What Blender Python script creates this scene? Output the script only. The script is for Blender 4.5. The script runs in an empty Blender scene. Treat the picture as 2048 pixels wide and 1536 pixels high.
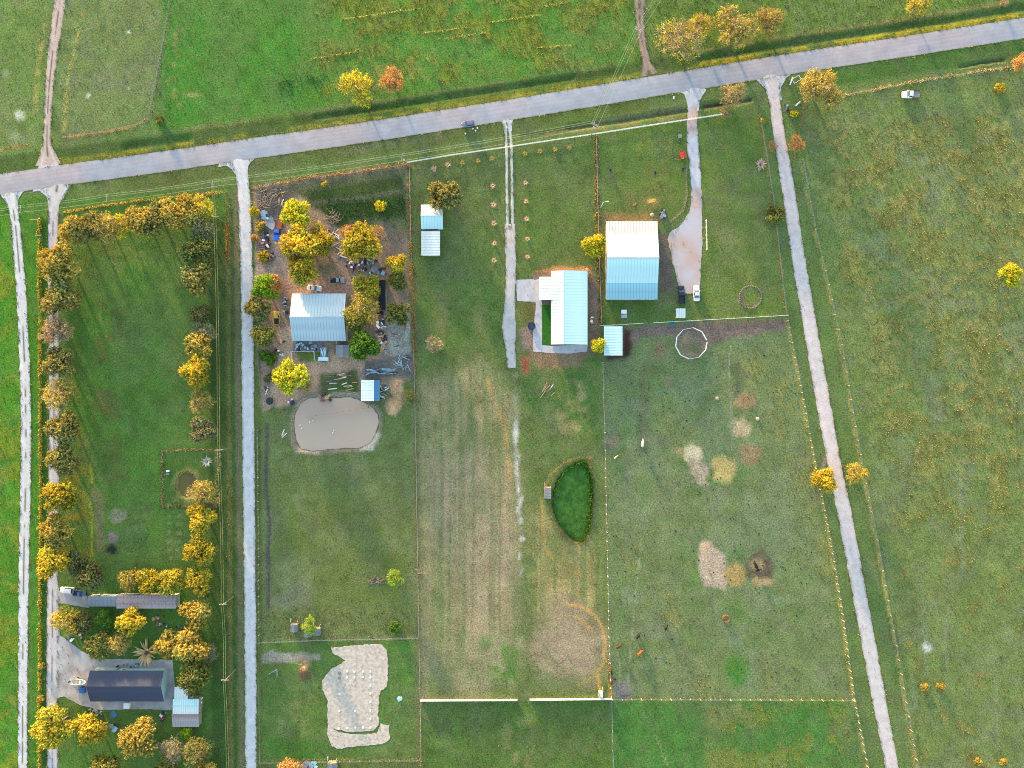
import bpy, bmesh, math, random
import numpy as np
from mathutils import Vector, Matrix
from mathutils.geometry import tessellate_polygon

# ------------------------------------------------------------------ camera, sky, sun, exposure
scene = bpy.context.scene
COL = scene.collection
S = 0.17            # metres per survey unit on the ground plan
ALT = 235.0         # drone height
cam_d = bpy.data.cameras.new("camera")
cam_d.sensor_width = 36.0
cam_d.lens = 36.0 * ALT / (2048 * S)
cam_d.clip_start = 1.0
cam_d.clip_end = 6000.0
cam = bpy.data.objects.new("camera", cam_d)
COL.objects.link(cam)
cam.location = (0, 0, ALT)
scene.camera = cam

SUN_EL = math.radians(5.5)
SUN_DIR = Vector((-0.40, 0.92, 0)).normalized()
world = bpy.data.worlds.new("World")
scene.world = world
world.use_nodes = True
wn = world.node_tree
sky = wn.nodes.new("ShaderNodeTexSky")
sky.sky_type = 'NISHITA'
sky.sun_disc = False
sky.sun_elevation = SUN_EL
sky.sun_rotation = math.atan2(SUN_DIR.x, SUN_DIR.y)
wn.links.new(sky.outputs[0], wn.nodes["Background"].inputs[0])
wn.nodes["Background"].inputs[1].default_value = 0.15
sl = bpy.data.lights.new("sun", 'SUN')
sl.energy = 2.05
sl.angle = math.radians(3.2)
sl.color = (1.0, 0.68, 0.34)
sun = bpy.data.objects.new("sun", sl)
COL.objects.link(sun)
sun.rotation_euler = Vector((SUN_DIR.x * math.cos(SUN_EL), SUN_DIR.y * math.cos(SUN_EL), math.sin(SUN_EL))).to_track_quat('Z', 'Y').to_euler()
vs = scene.view_settings
vs.view_transform = 'Standard'
vs.look = 'None'
vs.gamma = 1.0
vs.exposure = 3.05
vs.use_curve_mapping = False
scene.cycles.use_denoising = True
scene.cycles.denoiser = 'OPENIMAGEDENOISE'
scene.cycles.denoising_input_passes = 'RGB_ALBEDO_NORMAL'
scene.cycles.denoising_prefilter = 'NONE'
scene.cycles.use_adaptive_sampling = False
scene.cycles.filter_width = 1.0

RNG = np.random.default_rng(11)
random.seed(5)
TAU = math.tau

# ------------------------------------------------------------------ helpers
def lin(c):
    c = np.asarray(c, float) / 255.0
    return np.where(c <= 0.04045, c / 12.92, ((c + 0.055) / 1.055) ** 2.4)
GAIN = np.array([1.56, 1.58, 1.66])
GGAIN = np.array([1.28, 1.31, 1.78])   # grassland keeps less of the blue skylight
def alb(r, g, b):
    return tuple(np.clip(lin((r, g, b)) / GAIN, 0.004, 0.85))
def W(px, py, h=0.0, z=None):
    f = 1.0 - h / ALT
    return Vector(((px - 1024) * S * f, (768 - py) * S * f, h if z is None else z))

def vnoise(x, y, scale, seed):
    r = np.random.default_rng(seed)
    n = 256
    g = r.random((n, n))
    u = np.asarray(x, float) / scale + 1000.0
    v = np.asarray(y, float) / scale + 1000.0
    iu = np.floor(u).astype(int); iv = np.floor(v).astype(int)
    fu = u - iu; fv = v - iv
    fu = fu * fu * (3 - 2 * fu); fv = fv * fv * (3 - 2 * fv)
    a = g[iu % n, iv % n]; b = g[(iu + 1) % n, iv % n]
    c = g[iu % n, (iv + 1) % n]; d = g[(iu + 1) % n, (iv + 1) % n]
    return (a * (1 - fu) + b * fu) * (1 - fv) + (c * (1 - fu) + d * fu) * fv
def fnoise(x, y, scale, seed, octv=3):
    t = 0; amp = 1; tot = 0
    for i in range(octv):
        t = t + amp * vnoise(x, y, scale / 2 ** i, seed + 17 * i); tot += amp; amp *= 0.55
    return t / tot

def tag(o, label=None, cat=None, group=None, kind=None):
    if label: o["label"] = label
    if cat: o["category"] = cat
    if group: o["group"] = group
    if kind: o["kind"] = kind
    return o
def link(name, me, mat=None, parent=None, loc=None, rz=0.0):
    o = bpy.data.objects.new(name, me)
    COL.objects.link(o)
    if me is not None and mat is not None and len(me.materials) == 0:
        me.materials.append(mat)
    if parent is not None: o.parent = parent
    if loc is not None: o.location = loc
    if rz: o.rotation_euler = (0, 0, rz)
    return o
def thing(name, label, cat, loc=(0, 0, 0), rz=0.0, group=None):
    o = bpy.data.objects.new(name, None)
    o.empty_display_size = 0.3
    COL.objects.link(o)
    o.location = loc
    o.rotation_euler = (0, 0, rz)
    return tag(o, label, cat, group)
def copy_tree(o, parent=None):
    c = o.copy(); COL.objects.link(c); c.parent = parent
    for ch in list(o.children): copy_tree(ch, c)
    return c

class MB:
    """collects simple shapes into one mesh"""
    def __init__(s): s.v = []; s.f = []
    def add(s, vs, fs):
        n = len(s.v); s.v += [tuple(p) for p in vs]; s.f += [tuple(i + n for i in f) for f in fs]; return s
    def box(s, c, d, rz=0.0, taper=1.0, tilt=None):
        hx, hy, hz = d[0] / 2, d[1] / 2, d[2] / 2
        pts = [(-hx, -hy, -hz), (hx, -hy, -hz), (hx, hy, -hz), (-hx, hy, -hz)] + \
              [(x * taper, y * taper, hz) for x, y in ((-hx, -hy), (hx, -hy), (hx, hy), (-hx, hy))]
        M = Matrix.Rotation(rz, 3, 'Z')
        if tilt: M = M @ Matrix.Rotation(tilt[0], 3, 'X') @ Matrix.Rotation(tilt[1], 3, 'Y')
        c = Vector(c)
        return s.add([c + M @ Vector(p) for p in pts],
                     [(3, 2, 1, 0), (4, 5, 6, 7), (0, 1, 5, 4), (1, 2, 6, 5), (2, 3, 7, 6), (3, 0, 4, 7)])
    def tube(s, pts, rads, n=6, cap=True):
        pts = [Vector(p) for p in pts]
        if not hasattr(rads, '__len__'): rads = [rads] * len(pts)
        rings = []
        for i, p in enumerate(pts):
            d = (pts[min(i + 1, len(pts) - 1)] - pts[max(i - 1, 0)])
            d = d.normalized() if d.length > 1e-9 else Vector((0, 0, 1))
            a = d.orthogonal().normalized() if abs(d.z) > 0.9 else d.cross(Vector((0, 0, 1))).normalized()
            b = d.cross(a)
            rings.append([p + (a * math.cos(TAU * k / n) + b * math.sin(TAU * k / n)) * rads[i] for k in range(n)])
        vs = [q for r in rings for q in r]; fs = []
        for i in range(len(pts) - 1):
            for k in range(n):
                fs.append((i * n + k, i * n + (k + 1) % n, (i + 1) * n + (k + 1) % n, (i + 1) * n + k))
        if cap:
            fs.append(tuple(range(n))[::-1]); fs.append(tuple((len(pts) - 1) * n + k for k in range(n)))
        return s.add(vs, fs)
    def lathe(s, c, prof, n=16, a0=0.0):
        c = Vector(c); vs = []; fs = []
        for r, z in prof:
            vs += [c + Vector((r * math.cos(TAU * k / n + a0), r * math.sin(TAU * k / n + a0), z)) for k in range(n)]
        for i in range(len(prof) - 1):
            for k in range(n):
                fs.append((i * n + k, i * n + (k + 1) % n, (i + 1) * n + (k + 1) % n, (i + 1) * n + k))
        fs.append(tuple(range(n))[::-1]); fs.append(tuple((len(prof) - 1) * n + k for k in range(n)))
        return s.add(vs, fs)
    def mesh(s, name="m", smooth=False):
        me = bpy.data.meshes.new(name); me.from_pydata(s.v, [], s.f)
        if smooth: me.polygons.foreach_set("use_smooth", [True] * len(me.polygons))
        return me
    def build(s, name, mat, parent=None, loc=None, rz=0.0, smooth=False):
        return link(name, s.mesh(name, smooth), mat, parent, loc, rz)

# ------------------------------------------------------------------ materials
def nodes_of(m):
    m.use_nodes = True
    return m.node_tree.nodes, m.node_tree.links, m.node_tree.nodes["Principled BSDF"]
_mc = {}
def mat(name, col, rough=0.8, metal=0.0, var=0.18, scale=1.5, bump=0.0, spec=0.3, col2=None, stretch=None, coat=0.0):
    """procedural material: base colour mottled by noise, optional fine relief"""
    if name in _mc: return _mc[name]
    m = bpy.data.materials.new(name); N, L, B = nodes_of(m)
    tc = N.new("ShaderNodeTexCoord"); mp = N.new("ShaderNodeMapping")
    L.new(tc.outputs["Object"], mp.inputs[0])
    if stretch: mp.inputs["Scale"].default_value = stretch
    nz = N.new("ShaderNodeTexNoise"); nz.inputs["Scale"].default_value = scale; nz.inputs["Detail"].default_value = 5
    L.new(mp.outputs[0], nz.inputs[0])
    cr = N.new("ShaderNodeValToRGB")
    c = np.array(col); c2 = np.array(col2) if col2 is not None else None
    lo = c * (1 - var) if c2 is None else c2
    hi = c * (1 + var) if c2 is None else c
    cr.color_ramp.elements[0].position = 0.35; cr.color_ramp.elements[1].position = 0.65
    cr.color_ramp.elements[0].color = (*np.clip(lo, 0, .9), 1); cr.color_ramp.elements[1].color = (*np.clip(hi, 0, .9), 1)
    L.new(nz.outputs[0], cr.inputs[0]); L.new(cr.outputs[0], B.inputs["Base Color"])
    B.inputs["Roughness"].default_value = rough; B.inputs["Metallic"].default_value = metal
    B.inputs["Specular IOR Level"].default_value = spec
    if coat: B.inputs["Coat Weight"].default_value = coat
    if bump:
        n2 = N.new("ShaderNodeTexNoise"); n2.inputs["Scale"].default_value = scale * 4; n2.inputs["Detail"].default_value = 6
        L.new(mp.outputs[0], n2.inputs[0])
        bp = N.new("ShaderNodeBump"); bp.inputs["Strength"].default_value = 1.0; bp.inputs["Distance"].default_value = bump
        L.new(n2.outputs[0], bp.inputs["Height"]); L.new(bp.outputs[0], B.inputs["Normal"])
    _mc[name] = m
    return m
def attr_mat(name, fine=2.2, amt=0.45, bump=0.12, bscale=1.6, rough=0.95, hue=0.0, coarse=0.25):
    """surface whose own colours come with the mesh (vertex colours from the survey), with noise grain and relief on top"""
    m = bpy.data.materials.new(name); N, L, B = nodes_of(m)
    at = N.new("ShaderNodeAttribute"); at.attribute_name = "Col"
    geo = N.new("ShaderNodeNewGeometry")
    n1 = N.new("ShaderNodeTexNoise"); n1.inputs["Scale"].default_value = fine; n1.inputs["Detail"].default_value = 8; n1.inputs["Roughness"].default_value = 0.75
    n2 = N.new("ShaderNodeTexNoise"); n2.inputs["Scale"].default_value = coarse; n2.inputs["Detail"].default_value = 5; n2.inputs["Roughness"].default_value = 0.65
    for n in (n1, n2): L.new(geo.outputs["Position"], n.inputs[0])
    def rng(src, lo, hi, a=0.3, b=0.7):
        r = N.new("ShaderNodeMapRange"); r.inputs[1].default_value = a; r.inputs[2].default_value = b
        r.inputs[3].default_value = lo; r.inputs[4].default_value = hi; L.new(src, r.inputs[0]); return r.outputs[0]
    mu = N.new("ShaderNodeMath"); mu.operation = 'MULTIPLY'
    L.new(rng(n1.outputs[0], 1 - amt, 1 + amt), mu.inputs[0]); L.new(rng(n2.outputs[0], 0.86, 1.14), mu.inputs[1])
    vm = N.new("ShaderNodeVectorMath"); vm.operation = 'SCALE'
    L.new(at.outputs["Color"], vm.inputs[0]); L.new(mu.outputs[0], vm.inputs[3])
    out = vm.outputs[0]
    if hue:
        n3 = N.new("ShaderNodeTexNoise"); n3.inputs["Scale"].default_value = 0.55; n3.inputs["Detail"].default_value = 6
        L.new(geo.outputs["Position"], n3.inputs[0])
        hs = N.new("ShaderNodeHueSaturation"); L.new(out, hs.inputs["Color"])
        L.new(rng(n3.outputs[0], 0.5 - hue, 0.5 + hue), hs.inputs["Hue"]); out = hs.outputs[0]
    L.new(out, B.inputs["Base Color"])
    B.inputs["Roughness"].default_value = rough; B.inputs["Specular IOR Level"].default_value = 0.1
    if bump:
        nb = N.new("ShaderNodeTexNoise"); nb.inputs["Scale"].default_value = bscale; nb.inputs["Detail"].default_value = 7; nb.inputs["Roughness"].default_value = 0.7
        L.new(geo.outputs["Position"], nb.inputs[0])
        bp = N.new("ShaderNodeBump"); bp.inputs["Distance"].default_value = bump; bp.inputs["Strength"].default_value = 1.0
        L.new(nb.outputs[0], bp.inputs["Height"]); L.new(bp.outputs[0], B.inputs["Normal"])
    return m
def leaf_mat(name):
    m = bpy.data.materials.new(name); N, L, B = nodes_of(m)
    oi = N.new("ShaderNodeObjectInfo"); at = N.new("ShaderNodeAttribute"); at.attribute_name = "Col"
    vm = N.new("ShaderNodeVectorMath"); vm.operation = 'MULTIPLY'
    L.new(oi.outputs["Color"], vm.inputs[0]); L.new(at.outputs["Color"], vm.inputs[1])
    df = N.new("ShaderNodeBsdfDiffuse"); tr = N.new("ShaderNodeBsdfTranslucent"); mx = N.new("ShaderNodeMixShader")
    mx.inputs[0].default_value = 0.28
    L.new(vm.outputs[0], df.inputs[0]); L.new(vm.outputs[0], tr.inputs[0])
    L.new(df.outputs[0], mx.inputs[1]); L.new(tr.outputs[0], mx.inputs[2])
    L.new(mx.outputs[0], N["Material Output"].inputs[0]); N.remove(B)
    return m
def flat_attr_mat(name):
    m = bpy.data.materials.new(name); N, L, B = nodes_of(m)
    at = N.new("ShaderNodeAttribute"); at.attribute_name = "Col"
    df = N.new("ShaderNodeBsdfDiffuse"); tr = N.new("ShaderNodeBsdfTranslucent"); mx = N.new("ShaderNodeMixShader"); mx.inputs[0].default_value = 0.3
    L.new(at.outputs["Color"], df.inputs[0]); L.new(at.outputs["Color"], tr.inputs[0])
    L.new(df.outputs[0], mx.inputs[1]); L.new(tr.outputs[0], mx.inputs[2]); L.new(mx.outputs[0], N["Material Output"].inputs[0]); N.remove(B)
    return m
def set_cols(me, cols):
    a = me.color_attributes.new("Col", 'FLOAT_COLOR', 'POINT')
    c = np.ones((len(cols), 4), np.float32); c[:, :3] = cols
    a.data.foreach_set("color", c.ravel())
def np_mesh(name, V, F):
    me = bpy.data.meshes.new(name)
    V = np.asarray(V, np.float32); F = np.asarray(F, np.int32); k = F.shape[1]
    me.vertices.add(len(V)); me.vertices.foreach_set("co", V.ravel())
    me.loops.add(F.size); me.loops.foreach_set("vertex_index", F.ravel())
    me.polygons.add(len(F)); me.polygons.foreach_set("loop_start", np.arange(0, F.size, k, dtype=np.int32))
    me.update(calc_edges=True)
    return me

# ------------------------------------------------------------------ ground sheet: survey plan painted on a grid
def axis(half, step, far):
    a = list(np.arange(-half, half + 1e-6, step)); d = step; e = half
    out = []
    while e < far:
        d *= 1.5; e += d; out.append(e)
    return np.array([-v for v in out[::-1]] + a + out)
GX = axis(204.0, 0.6, 2500.0); GY = axis(159.0, 0.6, 2500.0)
nx, ny = len(GX), len(GY)
gx, gy = np.meshgrid(GX, GY)
gx = gx.ravel(); gy = gy.ravel()
PX = gx / S + 1024; PY = 768 - gy / S          # survey units
N0 = len(PX)
HH = np.zeros(N0)
TUFT = np.zeros(N0)
jx = PX + 9 * (fnoise(PX, PY, 26, 1) - 0.5) + 5 * (fnoise(PX, PY, 7, 2, 2) - 0.5)
jy = PY + 9 * (fnoise(PX, PY, 26, 3) - 0.5) + 5 * (fnoise(PX, PY, 7, 4, 2) - 0.5)

GC = np.tile(lin((90, 116, 66)), (N0, 1))

def sdist(pts, x, y):
    """signed distance to a closed outline (negative inside)"""
    P = np.array(pts, float); d = np.full(x.shape, 1e18); ins = np.zeros(x.shape, bool)
    for i in range(len(P)):
        a = P[i]; b = P[(i + 1) % len(P)]
        e = b - a; wx = x - a[0]; wy = y - a[1]
        t = np.clip((wx * e[0] + wy * e[1]) / (e @ e + 1e-12), 0, 1)
        d = np.minimum(d, (wx - e[0] * t) ** 2 + (wy - e[1] * t) ** 2)
        c1 = (a[1] <= y) != (b[1] <= y)
        with np.errstate(divide='ignore', invalid='ignore'):
            xi = a[0] + (y - a[1]) * e[0] / (e[1] if e[1] != 0 else 1e-9)
        ins ^= c1 & (x < xi)
    return np.where(ins, -1, 1) * np.sqrt(d)
def ldist(pts, x, y):
    P = np.array(pts, float); d = np.full(x.shape, 1e18)
    for i in range(len(P) - 1):
        a = P[i]; e = P[i + 1] - a; wx = x - a[0]; wy = y - a[1]
        t = np.clip((wx * e[0] + wy * e[1]) / (e @ e + 1e-12), 0, 1)
        d = np.minimum(d, (wx - e[0] * t) ** 2 + (wy - e[1] * t) ** 2)
    return np.sqrt(d)
def sel(pts, m):
    P = np.array(pts, float)
    return np.where((PX > P[:, 0].min() - m) & (PX < P[:, 0].max() + m) & (PY > P[:, 1].min() - m) & (PY < P[:, 1].max() + m))[0]
def smooth(t):
    t = np.clip(t, 0, 1); return t * t * (3 - 2 * t)
_seed = [100]
def put(idx, a, col, vary=0.10, nscale=14):
    _seed[0] += 31
    n = 1 + vary * 2 * (fnoise(PX[idx], PY[idx], nscale, _seed[0]) - 0.5)
    c = lin(col)[None, :] * n[:, None]
    GC[idx] = GC[idx] * (1 - a[:, None]) + c * a[:, None]
def poly(pts, col, feather=4, op=1.0, vary=0.10, jit=True, tuft=None, patch=None, nscale=14):
    i = sel(pts, feather + 14)
    d = sdist(pts, jx[i] if jit else PX[i], jy[i] if jit else PY[i])
    a = smooth(0.5 - d / (2 * feather)) * op
    if patch:                      # break the area into natural patches
        _seed[0] += 7
        a = a * smooth((fnoise(PX[i], PY[i], patch[0], _seed[0], 4) - patch[1]) / patch[2])
    put(i, a, col, vary, nscale)
    if tuft is not None: TUFT[i] = TUFT[i] * (1 - a) + tuft * a
    return i, a
def ell(cx, cy, rx, ry, col, feather=0.3, op=1.0, rot=0.0, vary=0.10, tuft=None):
    m = max(rx, ry) * (1 + feather) + 8
    i = sel([(cx - m, cy - m), (cx + m, cy + m)], 1)
    x = jx[i] - cx; y = jy[i] - cy; c, s_ = math.cos(rot), math.sin(rot)
    r = np.hypot((x * c + y * s_) / rx, (-x * s_ + y * c) / ry)
    _seed[0] += 3
    r = r + 1.1 * (fnoise(PX[i], PY[i], max(4, 0.8 * min(rx, ry)), _seed[0], 5) - 0.5) * (1 if min(rx, ry) > 7 else 0.4)
    feather = feather * 1.7
    a = smooth((1 + feather - r) / (2 * feather)) * op
    put(i, a, col, vary)
    if tuft is not None: TUFT[i] = TUFT[i] * (1 - a) + tuft * a
    return i, a
def line(pts, col, hw=3, feather=2, op=1.0, vary=0.12, tuft=None, jit=0.35, patch=None):
    i = sel(pts, hw + feather + 10)
    d = ldist(pts, PX[i] + (jx[i] - PX[i]) * jit, PY[i] + (jy[i] - PY[i]) * jit)
    a = smooth(0.5 - (d - hw) / (2 * feather)) * op
    if patch:
        _seed[0] += 7
        a = a * smooth((fnoise(PX[i], PY[i], patch[0], _seed[0], 3) - patch[1]) / patch[2])
    put(i, a, col, vary)
    if tuft is not None: TUFT[i] = np.maximum(TUFT[i], tuft * a)
    return i, a

B = 520   # how far outlines run past the survey
# --- big fields
poly([(-B, -B), (100, -B), (92, 300), (-B, 350)], (96, 126, 66), 3, tuft=0.06)
poly([(120, -B), (345, -B), (325, 60), (305, 200), (296, 255), (130, 275), (105, 200)], (102, 124, 78), 3, tuft=0.05)
poly([(345, -B), (1285, -B), (1285, 125), (700, 210), (330, 262), (300, 255), (318, 150)], (74, 124, 48), 4, vary=0.16, tuft=0.05)
poly([(345, -B), (640, -B), (600, 215), (330, 262), (318, 150)], (62, 122, 46), 16, op=0.75, vary=0.16)
poly([(620, -B), (1285, -B), (1285, 120), (640, 200)], (116, 126, 44), 8, op=0.8, patch=(50, 0.42, 0.24), tuft=0.7)
poly([(640, -B), (1285, -B), (1285, 110), (660, 190)], (142, 134, 60), 8, op=0.5, patch=(24, 0.52, 0.18), tuft=0.9)
poly([(1285, -B), (2048 + B, -B), (2048 + B, -20), (2048, 10), (1300, 130)], (92, 122, 52), 4, vary=0.14, tuft=0.25)
poly([(1600, 190), (2048 + B, 60), (2048 + B, 1536 + B), (1840, 1536 + B), (1800, 1300), (1720, 900), (1650, 540), (1610, 330)], (104, 124, 72), 4, vary=0.12, tuft=0.10)
poly([(1640, 260), (2048 + B, 160), (2048 + B, 1150), (1800, 1050), (1700, 620)], (134, 130, 70), 20, op=0.8, patch=(40, 0.42, 0.24), tuft=0.85)
poly([(1640, 260), (2048 + B, 160), (2048 + B, 1100), (1800, 950), (1700, 620)], (156, 142, 90), 20, op=0.5, patch=(14, 0.50, 0.18), tuft=1.0)
poly([(1690, 300), (2048 + B, 200), (2048 + B, 1536 + B), (1840, 1536 + B)], (120, 130, 108), 20, op=0.45, patch=(55, 0.60, 0.12), tuft=0.03)
poly([(1780, 1000), (2048 + B, 1000), (2048 + B, 1536 + B), (1850, 1536 + B)], (142, 130, 74), 20, op=0.55, patch=(34, 0.58, 0.12), tuft=0.5)
for x0, x1, yy0, yy1 in ((1920, 1925, 960, 1150), (1990, 1996, 1330, 1500), (1848, 1852, 1220, 1350), (1890, 1895, 1240, 1380), (1826, 1830, 1350, 1420)):
    line([(x0, yy0), (x1, yy1)], (132, 136, 122), 3, 4, op=0.5)
for dx in (0, 13):
    line([(1705 + dx, 960), (1745 + dx, 1080), (1775 + dx, 1240), (1815 + dx, 1420), (1840 + dx, 1600)], (62, 84, 40), 0.8, 1.2, op=0.7)
line([(2031, 760), (2035, 900), (2042, 990)], (66, 88, 46), 0.8, 1.2, op=0.7)
# --- west strips
poly([(-B, 395), (12, 400), (38, 600), (44, 900), (40, 1536 + B), (-B, 1536 + B)], (72, 126, 34), 3, vary=0.14, tuft=0.06)
poly([(-B, 520), (30, 520), (40, 900), (34, 1536 + B), (-B, 1536 + B)], (128, 136, 36), 6, op=0.6, patch=(28, 0.53, 0.14), tuft=0.25)
line([(37, 560), (42, 760), (41, 1000), (38, 1536)], (140, 134, 48), 2, 2, op=0.7, patch=(40, 0.4, 0.2))
poly([(38, 400), (90, 395), (97, 480), (97, 1536 + B), (58, 1536 + B), (62, 900), (52, 560)], (70, 122, 36), 2, tuft=0.05)
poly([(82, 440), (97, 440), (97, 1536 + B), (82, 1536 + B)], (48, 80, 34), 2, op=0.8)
poly([(120, 400), (470, 370), (484, 1536 + B), (118, 1536 + B)], (76, 116, 48), 3, vary=0.12, tuft=0.02)
poly([(150, 450), (420, 440), (425, 1130), (150, 1130)], (88, 126, 52), 24, op=0.8, patch=(70, 0.45, 0.2))
poly([(195, 560), (250, 550), (245, 700), (232, 900), (190, 860)], (92, 92, 56), 14, op=0.75, patch=(50, 0.42, 0.2))
poly([(200, 490), (330, 470), (330, 620), (230, 590)], (110, 124, 50), 16, op=0.5, patch=(30, 0.5, 0.15), tuft=0.1)
poly([(320, 560), (370, 540), (380, 760), (330, 720)], (98, 122, 48), 14, op=0.5, patch=(40, 0.45, 0.2))
poly([(120, 860), (165, 850), (185, 1110), (120, 1120)], (134, 124, 48), 10, op=0.7, patch=(24, 0.45, 0.18), tuft=0.2)
for y0, y1 in ((930, 965), (1000, 1110)):
    line([(181, y0), (184, y1)], (160, 150, 50), 2, 2, tuft=0.4)
poly([(186, 975), (206, 985), (208, 1100), (192, 1105)], (120, 112, 86), 5, op=0.8)
poly([(212, 880), (240, 860), (250, 960), (215, 970)], (92, 96, 52), 10, op=0.5)
ell(236, 1031, 18, 13, (158, 146, 122), 0.2); ell(226, 1075, 12, 11, (128, 116, 110), 0.3); ell(222, 1098, 12, 8, (52, 50, 50), 0.3)
ell(278, 1070, 22, 30, (86, 116, 68), 0.3, 0.5)
line([(258, 1050), (290, 1043), (299, 1065), (282, 1095), (262, 1105), (247, 1085)], (44, 62, 34), 0.7, 1.0, op=0.8, jit=0.1)
ell(293, 1022, 10, 8, (98, 92, 66), 0.4, 0.7); ell(255, 1010, 40, 30, (80, 112, 62), 0.5, 0.4)
poly([(418, 440), (470, 420), (480, 1536 + B), (425, 1536 + B)], (58, 86, 42), 6, op=0.8)  # dark strip: shadow of the tree row put into the grass colour
line([(457, 395), (457, 700), (460, 1100), (464, 1536 + B)], (112, 112, 68), 4, 3, tuft=0.35)
line([(454, 455), (457, 520)], (168, 128, 62), 3, 2, tuft=0.9)
line([(471, 380), (474, 700), (479, 1100), (482, 1600)], (122, 104, 90), 4, 3, op=0.85)
for r_ in range(6):
    for q in range(2):
        ell(339 + q * 19, 1032 + r_ * 17, 4, 3, (138, 142, 108), 0.4, 0.8)
poly([(318, 896), (440, 896), (440, 1020), (318, 1020)], (72, 104, 48), 4, op=0.6)
ell(373, 972, 24, 32, (146, 138, 86), 0.15)
# --- middle parcels
poly([(506, 372), (812, 330), (822, 780), (524, 830), (512, 560)], (158, 134, 120), 4, vary=0.14)
poly([(580, 372), (810, 338), (818, 480), (690, 472), (615, 402)], (54, 82, 38), 8, vary=0.2, tuft=0.12)
poly([(515, 375), (640, 355), (810, 335), (810, 352), (640, 378), (560, 400)], (98, 98, 78), 6, op=0.8)
line([(610, 408), (690, 400), (760, 390), (812, 380)], (92, 92, 84), 4, 4, op=0.9)
poly([(700, 440), (815, 430), (815, 560), (760, 520)], (108, 110, 90), 10, op=0.7)
poly([(515, 380), (585, 370), (580, 420), (560, 470), (520, 470)], (98, 92, 88), 6, op=0.8)
poly([(545, 540), (690, 560), (700, 590), (560, 595)], (186, 146, 126), 6)
poly([(548, 480), (575, 470), (590, 560), (545, 560), (503, 560), (503, 532), (545, 530)], (176, 150, 140), 6)
poly([(558, 660), (590, 650), (585, 730), (552, 760)], (204, 166, 144), 6)
poly([(575, 720), (720, 700), (780, 720), (640, 770), (560, 830), (530, 830), (545, 760)], (184, 150, 130), 6)
poly([(595, 700), (645, 700), (645, 722), (600, 722)], (96, 116, 56), 5)
poly([(772, 620), (818, 610), (822, 720), (780, 715)], (156, 152, 148), 8, op=0.9)
poly([(725, 725), (825, 705), (828, 752), (730, 760)], (112, 106, 104), 6)
poly([(760, 440), (815, 470), (815, 600), (768, 560)], (128, 112, 104), 8, op=0.8)
poly([(640, 748), (715, 742), (718, 790), (645, 800)], (82, 92, 56), 6)
poly([(655, 775), (712, 770), (714, 785), (656, 792)], (58, 102, 40), 4)
poly([(500, 350), (506, 350), (535, 1536 + B), (512, 1536 + B)], (84, 104, 54), 3, tuft=0.1)
poly([(524, 820), (828, 760), (834, 1240), (518, 1280)], (98, 114, 70), 5, vary=0.12, tuft=0.03)
poly([(545, 900), (828, 880), (830, 1225), (545, 1222)], (118, 126, 92), 20, op=0.75, patch=(60, 0.5, 0.14))
poly([(545, 960), (828, 960), (830, 1225), (545, 1222)], (86, 112, 52), 20, op=0.7, patch=(50, 0.52, 0.14))
poly([(600, 1010), (800, 1010), (800, 1215), (600, 1215)], (98, 112, 56), 30, op=0.6)
poly([(545, 1190), (620, 1150), (620, 1210), (548, 1218)], (130, 128, 104), 12, op=0.7)
line([(534, 855), (532, 980), (538, 1050), (536, 1110), (537, 1225)], (98, 92, 90), 3.4, 1.2, jit=0.15)
i_, a_ = line([(534, 855), (532, 980), (538, 1050), (536, 1225)], (84, 80, 70), 2, 3, op=0.0); HH[i_] -= 0.0
line([(518, 860), (520, 1300), (522, 1530)], (88, 104, 62), 3, 2, tuft=0.3)
poly([(516, 1222), (834, 1218), (836, 1280), (518, 1284)], (108, 118, 72), 3, tuft=0.35)
poly([(518, 1284), (836, 1280), (840, 1522), (520, 1524)], (82, 116, 54), 3, vary=0.14, tuft=0.04)
poly([(545, 1380), (625, 1370), (625, 1470), (555, 1480)], (128, 130, 84), 12, op=0.5, patch=(16, 0.45, 0.2))
poly([(520, 1480), (680, 1480), (690, 1518), (520, 1522)], (66, 116, 44), 8, op=0.8)
poly([(765, 1280), (828, 1280), (815, 1460), (755, 1470)], (76, 122, 50), 8, op=0.8)
poly([(522, 1306), (560, 1304), (640, 1308), (642, 1320), (560, 1326), (524, 1326)], (158, 146, 138), 3, op=0.9)
poly([(516, 1524), (840, 1522), (842, 1536 + B), (516, 1536 + B)], (92, 110, 58), 3, tuft=0.1)
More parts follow.
